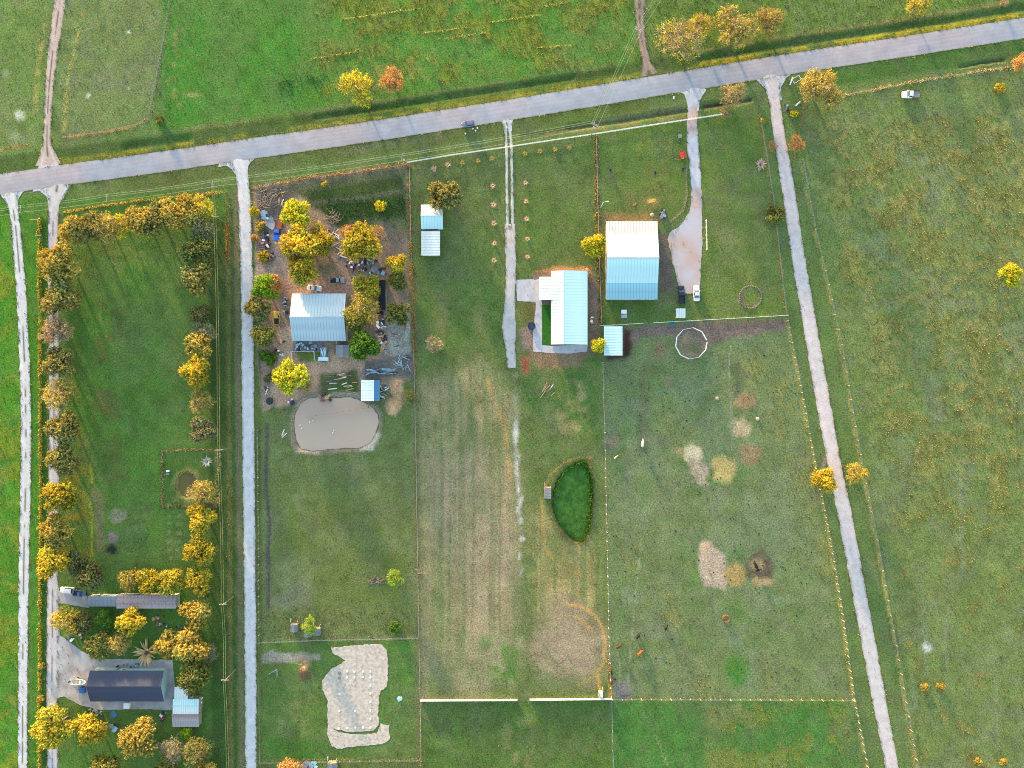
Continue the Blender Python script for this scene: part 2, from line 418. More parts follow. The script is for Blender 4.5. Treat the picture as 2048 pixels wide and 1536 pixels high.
# --- parcel 3
poly([(830, 325), (1195, 268), (1203, 1400), (840, 1400)], (92, 112, 64), 3, vary=0.14, tuft=0.04)
poly([(830, 380), (1000, 340), (1008, 700), (832, 720)], (78, 110, 52), 20, op=0.8, patch=(60, 0.42, 0.2))
poly([(1036, 310), (1190, 280), (1196, 540), (1040, 560)], (82, 112, 52), 14, op=0.8, patch=(60, 0.38, 0.2))
poly([(870, 520), (1000, 480), (1010, 760), (880, 760)], (118, 116, 82), 20, op=0.7, patch=(40, 0.48, 0.16))
poly([(1045, 760), (1195, 720), (1200, 910), (1120, 930), (1050, 900)], (70, 112, 50), 18, op=0.75, patch=(50, 0.42, 0.2))
poly([(1110, 770), (1165, 760), (1180, 860), (1120, 870)], (150, 134, 98), 10, op=0.75, patch=(26, 0.45, 0.2))
def stripes(pts, c1, c2, sx, sy, seed, op=1.0, feather=10, thr=0.5, wid=0.16):
    i = sel(pts, feather + 10)
    a = smooth(0.5 - sdist(pts, jx[i], jy[i]) / (2 * feather)) * op
    wx_ = PX[i] + 7 * (fnoise(PX[i], PY[i], 120, seed + 9, 2) - 0.5)
    a = a * (0.45 + 0.55 * smooth((fnoise(PX[i], PY[i] * 0.4, 40, seed + 11, 3) - 0.35) / 0.25))
    n = 0.62 * vnoise(wx_, PY[i] * sx / sy, sx, seed) + 0.38 * vnoise(PX[i] + 0.04 * PY[i], PY[i] * sx / sy * 0.6, sx * 3.1, seed + 5)
    t = smooth((n - thr + wid) / (2 * wid))
    c = lin(c1)[None] * (1 - t[:, None]) + lin(c2)[None] * t[:, None]
    GC[i] = GC[i] * (1 - a[:, None]) + c * a[:, None]
stripes([(838, 760), (960, 720), (1030, 800), (1036, 1240), (980, 1330), (840, 1330)], (110, 124, 84), (154, 138, 106), 5, 300, 71, 0.9, 26, 0.36, 0.26)
stripes([(845, 900), (1030, 900), (1036, 1240), (960, 1290), (900, 1200)], (126, 124, 92), (168, 146, 120), 4.5, 600, 72, 0.92, 34, 0.36, 0.24)
stripes([(850, 1290), (1050, 1270), (1050, 1392), (842, 1394)], (102, 118, 74), (152, 142, 112), 18, 60, 73, 0.85, 20, 0.42, 0.26)
stripes([(1050, 1000), (1200, 1090), (1204, 1220), (1060, 1240)], (120, 126, 82), (172, 148, 104), 4.5, 300, 74, 0.85, 20, 0.40, 0.26)
poly([(960, 1270), (1040, 1300), (1035, 1370), (985, 1350)], (66, 118, 46), 14, op=0.85, patch=(30, 0.42, 0.2))
poly([(1045, 860), (1090, 920), (1080, 1200), (1050, 1240)], (84, 114, 56), 10, op=0.7, patch=(40, 0.45, 0.2))
line([(975, 760), (1012, 860), (1020, 960)], (178, 142, 92), 4, 4, op=0.75, patch=(24, 0.36, 0.2))
line([(1082, 985), (1085, 1050), (1090, 1095), (1115, 1130), (1160, 1150)], (176, 140, 82), 3, 3, op=0.75, patch=(24, 0.36, 0.2))
ell(1140, 1288, 74, 84, (152, 134, 108), 0.2, 0.9, vary=0.14)
ell(1140, 1290, 50, 58, (162, 142, 122), 0.5, 0.7)
for a0, a1, rr, cc in ((-95, 20, 70, (206, 158, 96)), (-80, -20, 48, (190, 146, 98)), (20, 80, 74, (174, 142, 86))):
    pts = [(1140 + rr * math.cos(math.radians(t)), 1288 + rr * 1.12 * math.sin(math.radians(t))) for t in range(a0, a1 + 1, 8)]
    line(pts, cc, 3, 3, op=0.8, jit=0.1)
line([(1088, 1290), (1105, 1318), (1130, 1345)], (84, 112, 70), 1.2, 1.5, jit=0.1)
for k in range(4):
    line([(1070, 1340 + k * 9), (1130, 1362 + k * 6), (1190, 1350 + k * 8)], (112, 122, 82), 2, 3, op=0.6, jit=0.2)
line([(1196, 1350), (1200, 1392)], (190, 150, 76), 3, 3, tuft=0.5)
# bare caliche patches left on the old track
for cx, cy, rx, ry in ((1032, 866, 6, 28), (1034, 930, 5, 24), (1036, 975, 4, 14), (1041, 1000, 6, 12), (1038, 1020, 5, 9), (1040, 1042, 6, 6), (1044, 1078, 6, 5), (1040, 1112, 4, 6), (1041, 1143, 3, 7)):
    ell(cx, cy, rx * 0.8, ry, (196, 190, 188), 0.4, 0.85)
line([(1030, 740), (1032, 850), (1037, 960), (1041, 1060), (1041, 1150)], (160, 154, 136), 3, 4, op=0.5, patch=(10, 0.4, 0.2))
poly([(1022, 735), (1040, 735), (1040, 840), (1020, 840)], (140, 138, 116), 6, op=0.5, patch=(10, 0.45, 0.2))
# earth round the white house
poly([(1070, 548), (1100, 536), (1182, 532), (1196, 560), (1200, 700), (1180, 712), (1062, 720), (1056, 560)], (134, 112, 98), 6, vary=0.16)
poly([(1070, 545), (1105, 532), (1185, 536), (1180, 548)], (186, 130, 92), 4, op=0.8)
poly([(1040, 712), (1062, 712), (1060, 745), (1046, 752)], (156, 96, 70), 6)
poly([(1060, 705), (1165, 710), (1160, 730), (1075, 740)], (148, 116, 94), 8, op=0.8)
poly([(1036, 604), (1070, 604), (1070, 640), (1045, 640)], (104, 106, 60), 3)
poly([(1040, 655), (1072, 650), (1072, 700), (1040, 700)], (146, 122, 112), 4)
# --- parcel 4 lawn and pasture
poly([(1203, 262), (1385, 238), (1376, 430), (1320, 440), (1310, 640), (1206, 646)], (86, 114, 54), 3, vary=0.12)
poly([(1404, 236), (1520, 225), (1572, 630), (1310, 642), (1400, 600)], (90, 116, 54), 3, vary=0.12)
poly([(1230, 330), (1350, 320), (1360, 430), (1250, 440)], (108, 112, 64), 20, op=0.7, patch=(36, 0.45, 0.2))
poly([(1215, 280), (1350, 262), (1350, 300), (1220, 310)], (116, 124, 62), 12, op=0.6, patch=(30, 0.45, 0.2))
poly([(1420, 400), (1540, 400), (1560, 600), (1430, 620)], (118, 124, 72), 20, op=0.6, patch=(40, 0.48, 0.2))
poly([(1204, 420), (1232, 430), (1225, 445), (1206, 640)], (128, 106, 82), 6, op=0.7)
poly([(1225, 425), (1320, 425), (1325, 446), (1215, 446)], (142, 116, 82), 6, op=0.8)
poly([(1316, 462), (1338, 470), (1350, 560), (1358, 585), (1318, 585)], (108, 96, 90), 5)
poly([(1318, 585), (1360, 580), (1360, 605), (1318, 610)], (112, 108, 80), 6, op=0.6)
poly([(1205, 652), (1574, 636), (1700, 1395), (1224, 1395)], (104, 122, 84), 3, vary=0.10, tuft=0.03)
poly([(1208, 656), (1310, 650), (1440, 642), (1570, 640), (1572, 662), (1480, 672), (1420, 690), (1330, 672), (1290, 672), (1260, 690), (1250, 715), (1212, 722)], (124, 106, 98), 5, vary=0.16)
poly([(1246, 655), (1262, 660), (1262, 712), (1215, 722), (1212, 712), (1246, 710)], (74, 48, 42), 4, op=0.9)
poly([(1430, 660), (1510, 650), (1540, 660), (1480, 685)], (150, 118, 112), 6, op=0.7, patch=(12, 0.45, 0.2))
for pts in ([(1210, 1060), (1280, 1080), (1370, 1240), (1440, 1400), (1395, 1400), (1330, 1270)], [(1330, 830), (1375, 820), (1400, 960), (1370, 980)], [(1470, 720), (1560, 700), (1640, 1000), (1600, 1000), (1540, 850)], [(1610, 980), (1640, 980), (1680, 1200), (1650, 1180)], [(1520, 1310), (1570, 1310), (1580, 1400), (1540, 1400)]):
    poly(pts, (136, 134, 80), 24, op=0.8, patch=(30, 0.32, 0.34), tuft=0.4)
poly([(1215, 720), (1420, 720), (1560, 860), (1640, 1250), (1500, 1390), (1240, 1390)], (112, 128, 106), 30, op=0.6, patch=(60, 0.5, 0.16))
poly([(1215, 720), (1500, 720), (1600, 1250), (1500, 1390), (1240, 1390)], (80, 118, 68), 30, op=0.55, patch=(46, 0.52, 0.15))
poly([(1280, 720), (1300, 720), (1300, 900), (1275, 920)], (108, 104, 78), 10, op=0.6)
ell(1472, 1345, 20, 30, (62, 126, 42), 0.5, 0.9); ell(1468, 1225, 22, 24, (66, 122, 46), 0.6, 0.7)
ell(1475, 755, 9, 30, (92, 92, 72), 0.5, 0.7)
ell(1320, 700, 14, 18, (136, 112, 88), 0.5, 0.8); ell(1335, 762, 14, 9, (148, 134, 100), 0.4, 0.8, 0.6)
ell(1488, 800, 22, 18, (154, 128, 96), 0.2); ell(1483, 855, 19, 17, (176, 156, 126), 0.2); ell(1498, 908, 24, 20, (140, 122, 92), 0.2)
ell(1446, 936, 24, 25, (178, 158, 104), 0.15); ell(1385, 910, 17, 20, (194, 178, 152), 0.2); ell(1398, 945, 19, 30, (166, 148, 130), 0.2, rot=-0.35); ell(1355, 905, 10, 8, (172, 146, 106), 0.4, 0.8)
poly([(1404, 1086), (1424, 1084), (1448, 1110), (1460, 1145), (1450, 1178), (1412, 1172), (1398, 1140), (1396, 1108)], (178, 156, 140), 5)
ell(1410, 1092, 10, 8, (206, 170, 140), 0.4); ell(1470, 1152, 20, 22, (174, 148, 96), 0.25)
ell(1518, 1136, 26, 30, (96, 82, 70), 0.25); ell(1514, 1134, 14, 16, (150, 134, 106), 0.3); ell(1528, 1164, 18, 10, (176, 150, 110), 0.3)
ell(1290, 876, 14, 8, (140, 136, 112), 0.6, 0.5); ell(1222, 885, 18, 10, (148, 128, 110), 0.4, 0.8)
line([(1462, 690), (1458, 720), (1461, 800), (1466, 900)], (138, 138, 128), 1.6, 1.6, op=0.8, jit=0.15)
line([(1283, 1080), (1272, 1180), (1262, 1290), (1254, 1395)], (150, 150, 134), 0.9, 1.2, op=0.85, jit=0.05)
line([(1234, 1300), (1240, 1330), (1240, 1395)], (148, 148, 132), 1.0, 1.4, op=0.8, jit=0.05)
ell(1246, 1382, 18, 16, (138, 128, 130), 0.4, 0.9); ell(1251, 1391, 10, 5, (96, 84, 88), 0.4, 0.8)
ell(1381, 687, 29, 28, (134, 118, 104), 0.1); ell(1372, 680, 10, 10, (158, 134, 114), 0.4); ell(1386, 696, 16, 10, (98, 112, 70), 0.4, 0.8)
ell(1501, 594, 22, 22, (132, 118, 100), 0.06); ell(1501, 593, 16, 16, (100, 116, 56), 0.1)
line([(1652, 915), (1642, 945), (1652, 985)], (158, 138, 130), 3, 2, jit=0.2)
# --- south fields
poly([(842, 1402), (1222, 1400), (1226, 1536 + B), (842, 1536 + B)], (78, 110, 50), 2, vary=0.14, tuft=0.08)
poly([(1010, 1440), (1065, 1430), (1070, 1536 + B), (1000, 1536 + B)], (128, 126, 86), 10, op=0.7, patch=(24, 0.42, 0.2))
poly([(1226, 1402), (1712, 1402), (1738, 1536 + B), (1228, 1536 + B)], (68, 118, 54), 2, vary=0.12, tuft=0.05)
poly([(1410, 1405), (1700, 1405), (1720, 1536 + B), (1440, 1536 + B)], (118, 126, 52), 14, op=0.7, patch=(40, 0.46, 0.18), tuft=0.3)
line([(1311, 1470), (1330, 1515), (1345, 1560)], (138, 146, 106), 1.2, 1.2, op=0.8, jit=0.1)
poly([(842, 325), (834, 325), (842, 1536 + B), (838, 1536 + B), (826, 900)], (110, 108, 74), 3, op=0.8)
# --- verges
ROAD = [(-520, 446), (-200, 399), (0, 369), (128, 350), (256, 333), (384, 315), (512, 296), (640, 278), (768, 259), (896, 239), (1024, 219), (1152, 198), (1280, 177), (1408, 156), (1536, 135), (1664, 115), (1792, 96), (1920, 76), (2048, 56), (2300, 16), (2600, -30)]
def off(pts, d):
    P = np.array(pts, float); T = np.gradient(P, axis=0); T /= np.linalg.norm(T, axis=1)[:, None]
    return [tuple(p + np.array((t[1], -t[0])) * d) for p, t in zip(P, T)]
RS = lambda a, b, d: off([p for p in ROAD if a <= p[0] <= b], d)
line(RS(-520, 2600, 38), (66, 96, 44), 16, 6, op=0.9)
line(RS(380, 1290, 56), (126, 118, 80), 3, 4, op=0.8, patch=(40, 0.36, 0.2), tuft=0.25)
line(RS(500, 1290, 44), (52, 80, 36), 6, 5, op=0.8, patch=(60, 0.3, 0.2))
line(RS(1400, 2600, 54), (150, 134, 84), 5, 5, op=0.7, patch=(40, 0.36, 0.2), tuft=0.3)
line(RS(120, 2600, 26), (132, 128, 50), 6, 3, op=0.85, patch=(40, 0.34, 0.2), tuft=0.3)
line(RS(600, 1300, 25), (158, 146, 66), 4, 2, op=0.75, patch=(22, 0.42, 0.2), tuft=0.4)
line(RS(1300, 2600, 26), (168, 150, 50), 5, 2, op=0.8, patch=(30, 0.34, 0.2), tuft=0.5)
line(RS(130, 1400, -34), (84, 104, 54), 14, 5, op=0.85)
line(RS(1550, 2600, -38), (62, 104, 44), 18, 6, op=0.9)
line(RS(640, 1000, -30), (116, 110, 88), 7, 6, op=0.6, patch=(40, 0.42, 0.2))
line(RS(130, 1536, -22), (142, 126, 76), 2, 2, op=0.5, patch=(20, 0.42, 0.2))
for pts, dep, hw in ((RS(520, 1270, 44), 0.35, 8), (RS(1320, 2500, 40), 0.35, 9), ([(1140, 256), (1250, 240), (1372, 220)], 0.4, 7), ([(1405, 213), (1455, 206), (1500, 199)], 0.4, 7), ([(1920, 134), (1960, 126), (2010, 120)], 0.5, 3), ([(534, 850), (532, 980), (538, 1050), (537, 1225)], 0.5, 4), (RS(130, 480, 38), 0.25, 9)):
    i = sel(pts, hw + 10); HH[i] -= dep * smooth(1.25 - ldist(pts, PX[i], PY[i]) / hw)
line([(1140, 256), (1250, 240), (1372, 220)], (92, 78, 66), 3, 4, jit=0.4)
line([(1040, 270), (1140, 256)], (50, 58, 36), 3, 3, op=0.8)
line([(1408, 213), (1455, 206), (1500, 199)], (80, 66, 56), 4, 3, jit=0.4)
line([(1930, 134), (1960, 126), (2005, 120)], (70, 82, 46), 2, 3, jit=0.5)
poly([(1210, 235), (1370, 205), (1372, 216), (1250, 234), (1190, 246)], (118, 112, 88), 5, op=0.6)
line([(1090, 268), (1200, 258), (1375, 232)], (146, 126, 90), 3, 3, op=0.7, patch=(26, 0.36, 0.2))
# --- fence-line and edge grass: colour on the ground (the standing grass itself is built further down)
GRASS_LINES = [   # outline, half width, colour, height, density per metre
    ([(79, 440), (80, 700), (82, 1000), (80, 1300), (79, 1560)], 2.2, (186, 168, 40), 1.1, 26),
    ([(128, 275), (170, 269), (215, 263), (265, 254), (296, 240)], 2.5, (206, 150, 84), 0.6, 16),
    ([(-60, 304), (0, 298), (58, 290)], 2.0, (206, 150, 84), 0.6, 14),
    ([(166, 25), (155, 80), (140, 140), (132, 200), (128, 262)], 3.5, (196, 146, 62), 0.7, 12),
    ([(88, 50), (80, 110), (72, 180), (70, 225)], 4.0, (176, 140, 62), 0.6, 6),
    ([(342, 0), (326, 90), (312, 170), (304, 240)], 2.0, (140, 126, 110), 0.6, 9),
    ([(130, 425), (200, 413), (300, 399), (380, 391), (450, 384)], 1.8, (206, 176, 80), 0.8, 20),
    ([(505, 378), (600, 358), (700, 345), (812, 329)], 2.8, (196, 140, 70), 0.8, 20),
    ([(818, 332), (821, 450), (824, 560), (827, 660), (829, 745)], 3.0, (176, 116, 66), 0.8, 22),
    ([(829, 760), (832, 900), (835, 1100), (838, 1280), (842, 1536)], 2.0, (136, 120, 78), 0.6, 12),
    ([(1193, 272), (1194, 400), (1198, 540), (1202, 645)], 3.2, (170, 124, 66), 0.9, 26),
    ([(1193, 430), (1196, 470)], 3.0, (190, 160, 50), 0.9, 20),
    ([(457, 395), (457, 700), (460, 1100), (464, 1560)], 3.2, (128, 122, 74), 0.6, 14),
    ([(454, 452), (456, 525)], 3.0, (196, 130, 60), 0.9, 24),
    ([(1516, 222), (1530, 300), (1545, 400), (1558, 520), (1571, 628)], 1.8, (172, 134, 74), 0.6, 12),
    ([(1573, 640), (1590, 720), (1612, 840), (1632, 940), (1655, 1060), (1680, 1210), (1706, 1396), (1738, 1560)], 2.4, (196, 152, 62), 0.7, 18),
    ([(1600, 320), (1628, 460), (1655, 570), (1680, 690), (1712, 880), (1752, 1080), (1790, 1290), (1836, 1560)], 2.2, (168, 144, 92), 0.6, 12),
    ([(1690, 190), (1750, 179), (1800, 170), (1900, 152), (2030, 133), (2200, 106)], 2.2, (206, 176, 96), 0.8, 22),
    ([(1090, 975), (1100, 950), (1125, 928), (1150, 918), (1182, 916)], 2.0, (186, 146, 86), 0.6, 14),
    ([(1183, 920), (1186, 980), (1184, 1040), (1178, 1075), (1160, 1090)], 2.0, (140, 130, 70), 0.6, 10),
    ([(1095, 995), (1100, 1030), (1125, 1072), (1150, 1088)], 3.0, (128, 118, 70), 0.6, 12),
    ([(1150, 1090), (1172, 1082), (1178, 1066)], 2.4, (206, 156, 84), 0.6, 18),
    ([(1228, 1396), (1400, 1397), (1702, 1398)], 1.4, (150, 138, 72), 0.5, 10),
    ([(1207, 740), (1212, 1000), (1216, 1200), (1221, 1390)], 1.4, (150, 130, 70), 0.5, 8),
    ([(1216, 1320), (1220, 1392)], 2.6, (206, 150, 66), 0.7, 18),
    ([(326, 903), (433, 903), (433, 960)], 1.6, (170, 160, 110), 0.9, 34),
    ([(326, 903), (326, 1010), (345, 1011)], 1.8, (170, 160, 110), 0.9, 34),
    ([(351, 1012), (433, 1010), (434, 960)], 1.6, (160, 150, 100), 0.9, 30),
    ([(352, 985), (352, 962), (364, 945), (382, 945), (391, 962)], 1.4, (150, 136, 80), 0.5, 24),
    ([(518, 640), (519, 900), (522, 1200), (523, 1520)], 2.5, (104, 112, 70), 0.5, 8),
    ([(520, 1282), (640, 1278), (834, 1275)], 1.6, (156, 146, 106), 0.5, 12),
    ([(522, 1522), (680, 1519), (838, 1518)], 2.0, (156, 136, 84), 0.6, 14),
    ([(1372, 330), (1374, 390), (1368, 420), (1352, 436), (1330, 448)], 1.2, (180, 160, 120), 0.3, 12),
]
BRIGHT = {0, 6, 7, 8, 10, 17, 25, 26, 27, 28}
_q = {15: 0.45, 16: 0.45, 3: 0.7, 4: 0.6}
GRASS_LINES = [(a, b, c if k not in _q else (190, 172, 100), d * (0.55 if k in BRIGHT else 0.38), e * (1.0 if k in BRIGHT else 0.55) * _q.get(k, 1.0)) for k, (a, b, c, d, e) in enumerate(GRASS_LINES)]
for pts, hw, c, h, d in GRASS_LINES:
    line(pts, tuple(0.9 * np.array(c)), hw + 0.3, 2, op=0.75, patch=(18, 0.3, 0.2))
for sx0, sy0, sx1, sy1 in ((680, 40, 840, 17), (848, 66, 935, 55), (980, 45, 1080, 30), (620, 118, 712, 104), (890, 78, 970, 66), (1090, 12, 1130, 6), (1075, 96, 1145, 90)):
    line([(sx0, sy0), (sx1, sy1)], (178, 170, 80), 1.0, 1.2, op=0.8, jit=0.05); GRASS_LINES.append(([(sx0, sy0), (sx1, sy1)], 0.9, (190, 190, 90), 0.4, 12))
ell(37, 230, 9, 8, (206, 206, 200), 0.5, 0.9); ell(30, 276, 14, 10, (158, 166, 150), 0.6, 0.6); ell(14, 146, 8, 6, (146, 158, 136), 0.5, 0.6)
for c in ((257, 65), (175, 189)):
    ell(*c, 4.5, 4.5, (196, 196, 190), 0.3)
ell(255, 175, 3, 3, (188, 190, 180), 0.5); ell(1853, 1295, 8, 8, (206, 206, 210), 0.5, 0.9)
ell(575, 172, 26, 20, (66, 108, 52), 0.6, 0.5); ell(630, 162, 28, 14, (66, 108, 52), 0.6, 0.5)
poly([(345, 60), (362, 60), (352, 180), (370, 215), (352, 215), (336, 160)], (150, 140, 96), 5, op=0.5, patch=(10, 0.45, 0.2))
ell(384, 190, 14, 4, (160, 146, 106), 0.5, 0.7)

# --- ponds, piles: height
POND = [(590, 828), (600, 808), (616, 797), (640, 794), (672, 796), (700, 794), (722, 802), (744, 814), (756, 830), (757, 848), (750, 868), (740, 886), (718, 896), (690, 896), (655, 899), (625, 902), (602, 898), (592, 880), (588, 850)]
WEED = [(1107, 1016), (1106, 1000), (1108, 985), (1113, 968), (1122, 952), (1138, 936), (1156, 927), (1170, 924), (1176, 938), (1182, 958), (1184, 985), (1182, 1015), (1179, 1045), (1174, 1066), (1163, 1082), (1150, 1080), (1136, 1070), (1122, 1052), (1112, 1034)]
TINY = [(355, 975), (357, 955), (366, 946), (380, 947), (389, 958), (391, 975), (386, 990), (372, 996), (360, 988)]
poly([(582, 830), (592, 800), (612, 788), (700, 784), (730, 790), (762, 822), (766, 850), (758, 890), (735, 902), (690, 903), (625, 910), (592, 906), (580, 880)], (148, 130, 116), 4, op=0.9)
poly([(730, 880), (756, 862), (762, 868), (748, 900), (720, 902)], (200, 188, 178), 4, op=0.8); poly([(596, 898), (640, 902), (640, 908), (596, 906)], (198, 170, 150), 3)
poly([(596, 795), (720, 782), (738, 800), (700, 790)], (150, 146, 140), 3, op=0.7)
for pl, dep, sl_ in ((POND, 1.2, 6), (WEED, 1.1, 9), (TINY, 1.0, 3)):
    i = sel(pl, 14); HH[i] -= dep * smooth(0.5 - sdist(pl, PX[i], PY[i]) / sl_ * 0.7)
poly([(1098, 1020), (1096, 990), (1112, 950), (1160, 918), (1182, 918), (1190, 985), (1188, 1040), (1176, 1084), (1148, 1094), (1118, 1074)], (112, 106, 64), 4, op=0.8)
poly([(776, 762), (790, 756), (806, 762), (808, 785), (800, 800), (802, 818), (792, 834), (778, 832), (770, 818), (774, 800), (784, 792), (778, 776)], (190, 150, 122), 3)
for cx, cy, rx, ry, hh in ((791, 775, 14, 16, 1.6), (788, 816, 14, 16, 1.6), (608, 1342, 12, 14, 0.9), (1305, 406, 10, 8, 0.8)):
    i = sel([(cx - rx * 2, cy - ry * 2), (cx + rx * 2, cy + ry * 2)], 2)
    HH[i] += hh * smooth(1.1 - np.hypot((PX[i] - cx) / rx, (PY[i] - cy) / ry)) * (0.7 + 0.6 * fnoise(PX[i], PY[i], 5, 77))
ell(608, 1344, 13, 15, (118, 92, 72), 0.2); ell(610, 1328, 9, 8, (186, 154, 116), 0.4); ell(1305, 406, 12, 9, (158, 128, 80), 0.4); ell(753, 1163, 12, 8, (104, 96, 84), 0.5)

# soft relief of the pasture away from the drives (kept under the sheets laid on it)
HH += 0.0
# sun-bleached, uneven spring growth: paler and more olive in drifts of every size
dr_ = smooth((fnoise(PX, PY, 90, 905, 5) - 0.36) / 0.3)[:, None]
lum_ = (GC @ np.array([0.3, 0.6, 0.1]))[:, None]
olive = lum_ * np.array([1.12, 1.10, 0.62])
green_ = np.clip((GC[:, 1] - GC[:, 0]) / (GC[:, 1] + 1e-6) * 3.2, 0, 1)[:, None]     # only living grass varies this way, bare soil does not
dr_ = np.where((PX < 98) & (PY > 390), 0.2, 1.0)[:, None] * (0.06 + 0.20 * dr_) * green_
GC[:] = GC * (1 - dr_) + olive * dr_
lum_ = (GC @ np.array([0.3, 0.6, 0.1]))[:, None]
thin_ = smooth((fnoise(PX, PY, 34, 909, 5) - 0.5) / 0.16)[:, None]     # thin growth where grey-brown thatch shows
fresh_ = np.where((PX < 98) & (PY > 390), 0.6, np.where((PY < 250) & (PX > 330) & (PX < 1290), 0.45, np.where((PX > 120) & (PX < 480) & (PY > 395), 0.6, 1.0)))[:, None]
thin_ = (0.10 + 0.20 * thin_) * fresh_ * green_
GC[:] = GC * (1 - thin_) + lum_ * np.array([1.10, 1.0, 0.90]) * thin_
GC *= 0.97
fine_ = fnoise(PX, PY, 16, 907, 4)
GC *= (0.80 + 0.40 * fine_)[:, None]
GC *= (0.90 + 0.20 * fnoise(PX, PY, 4, 901, 2))[:, None]
gV = np.stack([gx, gy, HH], 1)
ii = np.arange(nx * ny).reshape(ny, nx)
gF = np.stack([ii[:-1, :-1].ravel(), ii[:-1, 1:].ravel(), ii[1:, 1:].ravel(), ii[1:, :-1].ravel()], 1)
gme = np_mesh("ground", gV, gF)
gme.polygons.foreach_set("use_smooth", np.ones(len(gF), bool))
soil_ = np.array([1.40, 1.38, 1.50])
grn_ = np.clip((GC[:, 1] - GC[:, 0]) / (GC[:, 1] + 1e-6) * 4.0, 0, 1)[:, None]
set_cols(gme, np.clip(GC / (soil_ * (1 - grn_) + GGAIN * grn_), 0.004, 0.85))
M_ground = attr_mat("grassland", fine=1.9, amt=0.75, bump=0.16, bscale=1.6, hue=0.025, coarse=0.12)
tag(link("ground", gme, M_ground), "green and tan grassland divided into long parcels", "ground", kind="structure")

def ground_sample(px, py, arr):
    x = (np.asarray(px) - 1024) * S; y = (768 - np.asarray(py)) * S
    a = np.clip(np.searchsorted(GX, x), 0, nx - 1); b = np.clip(np.searchsorted(GY, y), 0, ny - 1)
    return arr[b * nx + a]

# ------------------------------------------------------------------ roads, lanes, drives (sheets with ragged edges)
def resample(pts, step):
    P = np.array(pts, float)
    seg = np.linalg.norm(np.diff(P[:, :2], axis=0), axis=1); s = np.concatenate([[0], np.cumsum(seg)])
    # smooth through the points (Catmull-Rom)
    out = []
    n = max(2, int(s[-1] / step)); q = np.linspace(0, s[-1], n)
    for t in q:
        k = min(np.searchsorted(s, t, side='right') - 1, len(P) - 2); u = (t - s[k]) / max(seg[k], 1e-9)
        p0 = P[max(k - 1, 0)]; p1 = P[k]; p2 = P[k + 1]; p3 = P[min(k + 2, len(P) - 1)]
        out.append(0.5 * (2 * p1 + (p2 - p0) * u + (2 * p0 - 5 * p1 + 4 * p2 - p3) * u * u + (3 * p1 - p0 - 3 * p2 + p3) * u ** 3))
    return np.array(out)
EDGES = []
def ribbon(name, pts, z, colf, material, label, edge=1.7, na=11, step=2.5, seed=1, cat="lane"):
    """pts: (x, y, half width) along the centre line; colf(u, s, x, y) gives the surface colour"""
    R = resample(pts, step); n = len(R)
    T = np.gradient(R[:, :2], axis=0); T /= np.linalg.norm(T, axis=1)[:, None] + 1e-9
    Nn = np.stack([-T[:, 1], T[:, 0]], 1)
    s = np.concatenate([[0], np.cumsum(np.linalg.norm(np.diff(R[:, :2], axis=0), axis=1))])
    hwL = R[:, 2] + edge * 2 * (fnoise(s, s * 0 + 3, 9, seed, 3) - 0.5); hwR = R[:, 2] + edge * 2 * (fnoise(s, s * 0 + 9, 9, seed + 3, 3) - 0.5)
    us = np.linspace(-1, 1, na)
    V = []; U = []; SS = []
    for u in us:
        hw = hwL if u < 0 else hwR
        p = R[:, :2] + Nn * (u * hw)[:, None]
        V.append(p); U.append(np.full(n, u)); SS.append(s)
    V = np.array(V); U = np.array(U); SS = np.array(SS)
    x = V[..., 0].ravel(); y = V[..., 1].ravel()
    zz = z + 0.05 * (1 - U.ravel() ** 2)
    for sgn, hw in ((-1, hwL), (1, hwR)):
        q = R[:, :2] + Nn * (sgn * hw)[:, None]; EDGES.append(q)
    C = colf(U.ravel(), SS.ravel(), x, y)
    X3 = np.stack([(x - 1024) * S, (768 - y) * S, zz], 1)
    k = np.arange(na * n).reshape(na, n)
    F = np.stack([k[:-1, :-1].ravel(), k[:-1, 1:].ravel(), k[1:, 1:].ravel(), k[1:, :-1].ravel()], 1)
    nrm = np.cross(X3[F[0, 1]] - X3[F[0, 0]], X3[F[0, 2]] - X3[F[0, 0]])
    if nrm[2] < 0: F = F[:, ::-1]
    me = np_mesh(name, X3, F)
    me.polygons.foreach_set("use_smooth", np.ones(len(F), bool))
    set_cols(me, np.clip(C / GAIN, 0.004, 0.85))
    return tag(link(name, me, material), label, cat, kind="structure")
def mixc(a, b, t): return a * (1 - t[:, None]) + b * t[:, None]
def gravel(base, track=None, mid=None, midw=0.0, seed=1, edge=None, patch=None):
    b = lin(base)
    def f(u, s, x, y):
        C = np.tile(b, (len(u), 1)) * (0.90 + 0.2 * fnoise(x, y, 16, seed))[:, None]
        if track is not None:
            t = np.exp(-((np.abs(u) - 0.5) / 0.2) ** 2) * (0.5 + 0.5 * fnoise(s, u * 4, 22, seed + 2)); C = mixc(C, np.tile(lin(track), (len(u), 1)), t * 0.8)
        if patch is not None:
            t = smooth((fnoise(x, y, 60, seed + 8, 2) - 0.45) / 0.15); C = mixc(C, np.tile(lin(patch), (len(u), 1)), t * 0.85)
        if mid is not None:
            t = np.exp(-(u / midw) ** 2) * smooth((fnoise(s, u * 0, 30, seed + 4, 3) - 0.42) / 0.12); C = mixc(C, np.tile(lin(mid), (len(u), 1)), t)
        if edge is not None:
            t = smooth((np.abs(u) - 0.72) / 0.28) * (0.4 + 0.6 * fnoise(x, y, 8, seed + 6)); C = mixc(C, np.tile(lin(edge), (len(u), 1)), t)
        return C
    return f
M_asph = attr_mat("worn_asphalt", fine=3.0, amt=0.14, bump=0.012, bscale=6, coarse=0.2)
M_grav = attr_mat("caliche_gravel", fine=2.6, amt=0.22, bump=0.03, bscale=3, coarse=0.4)
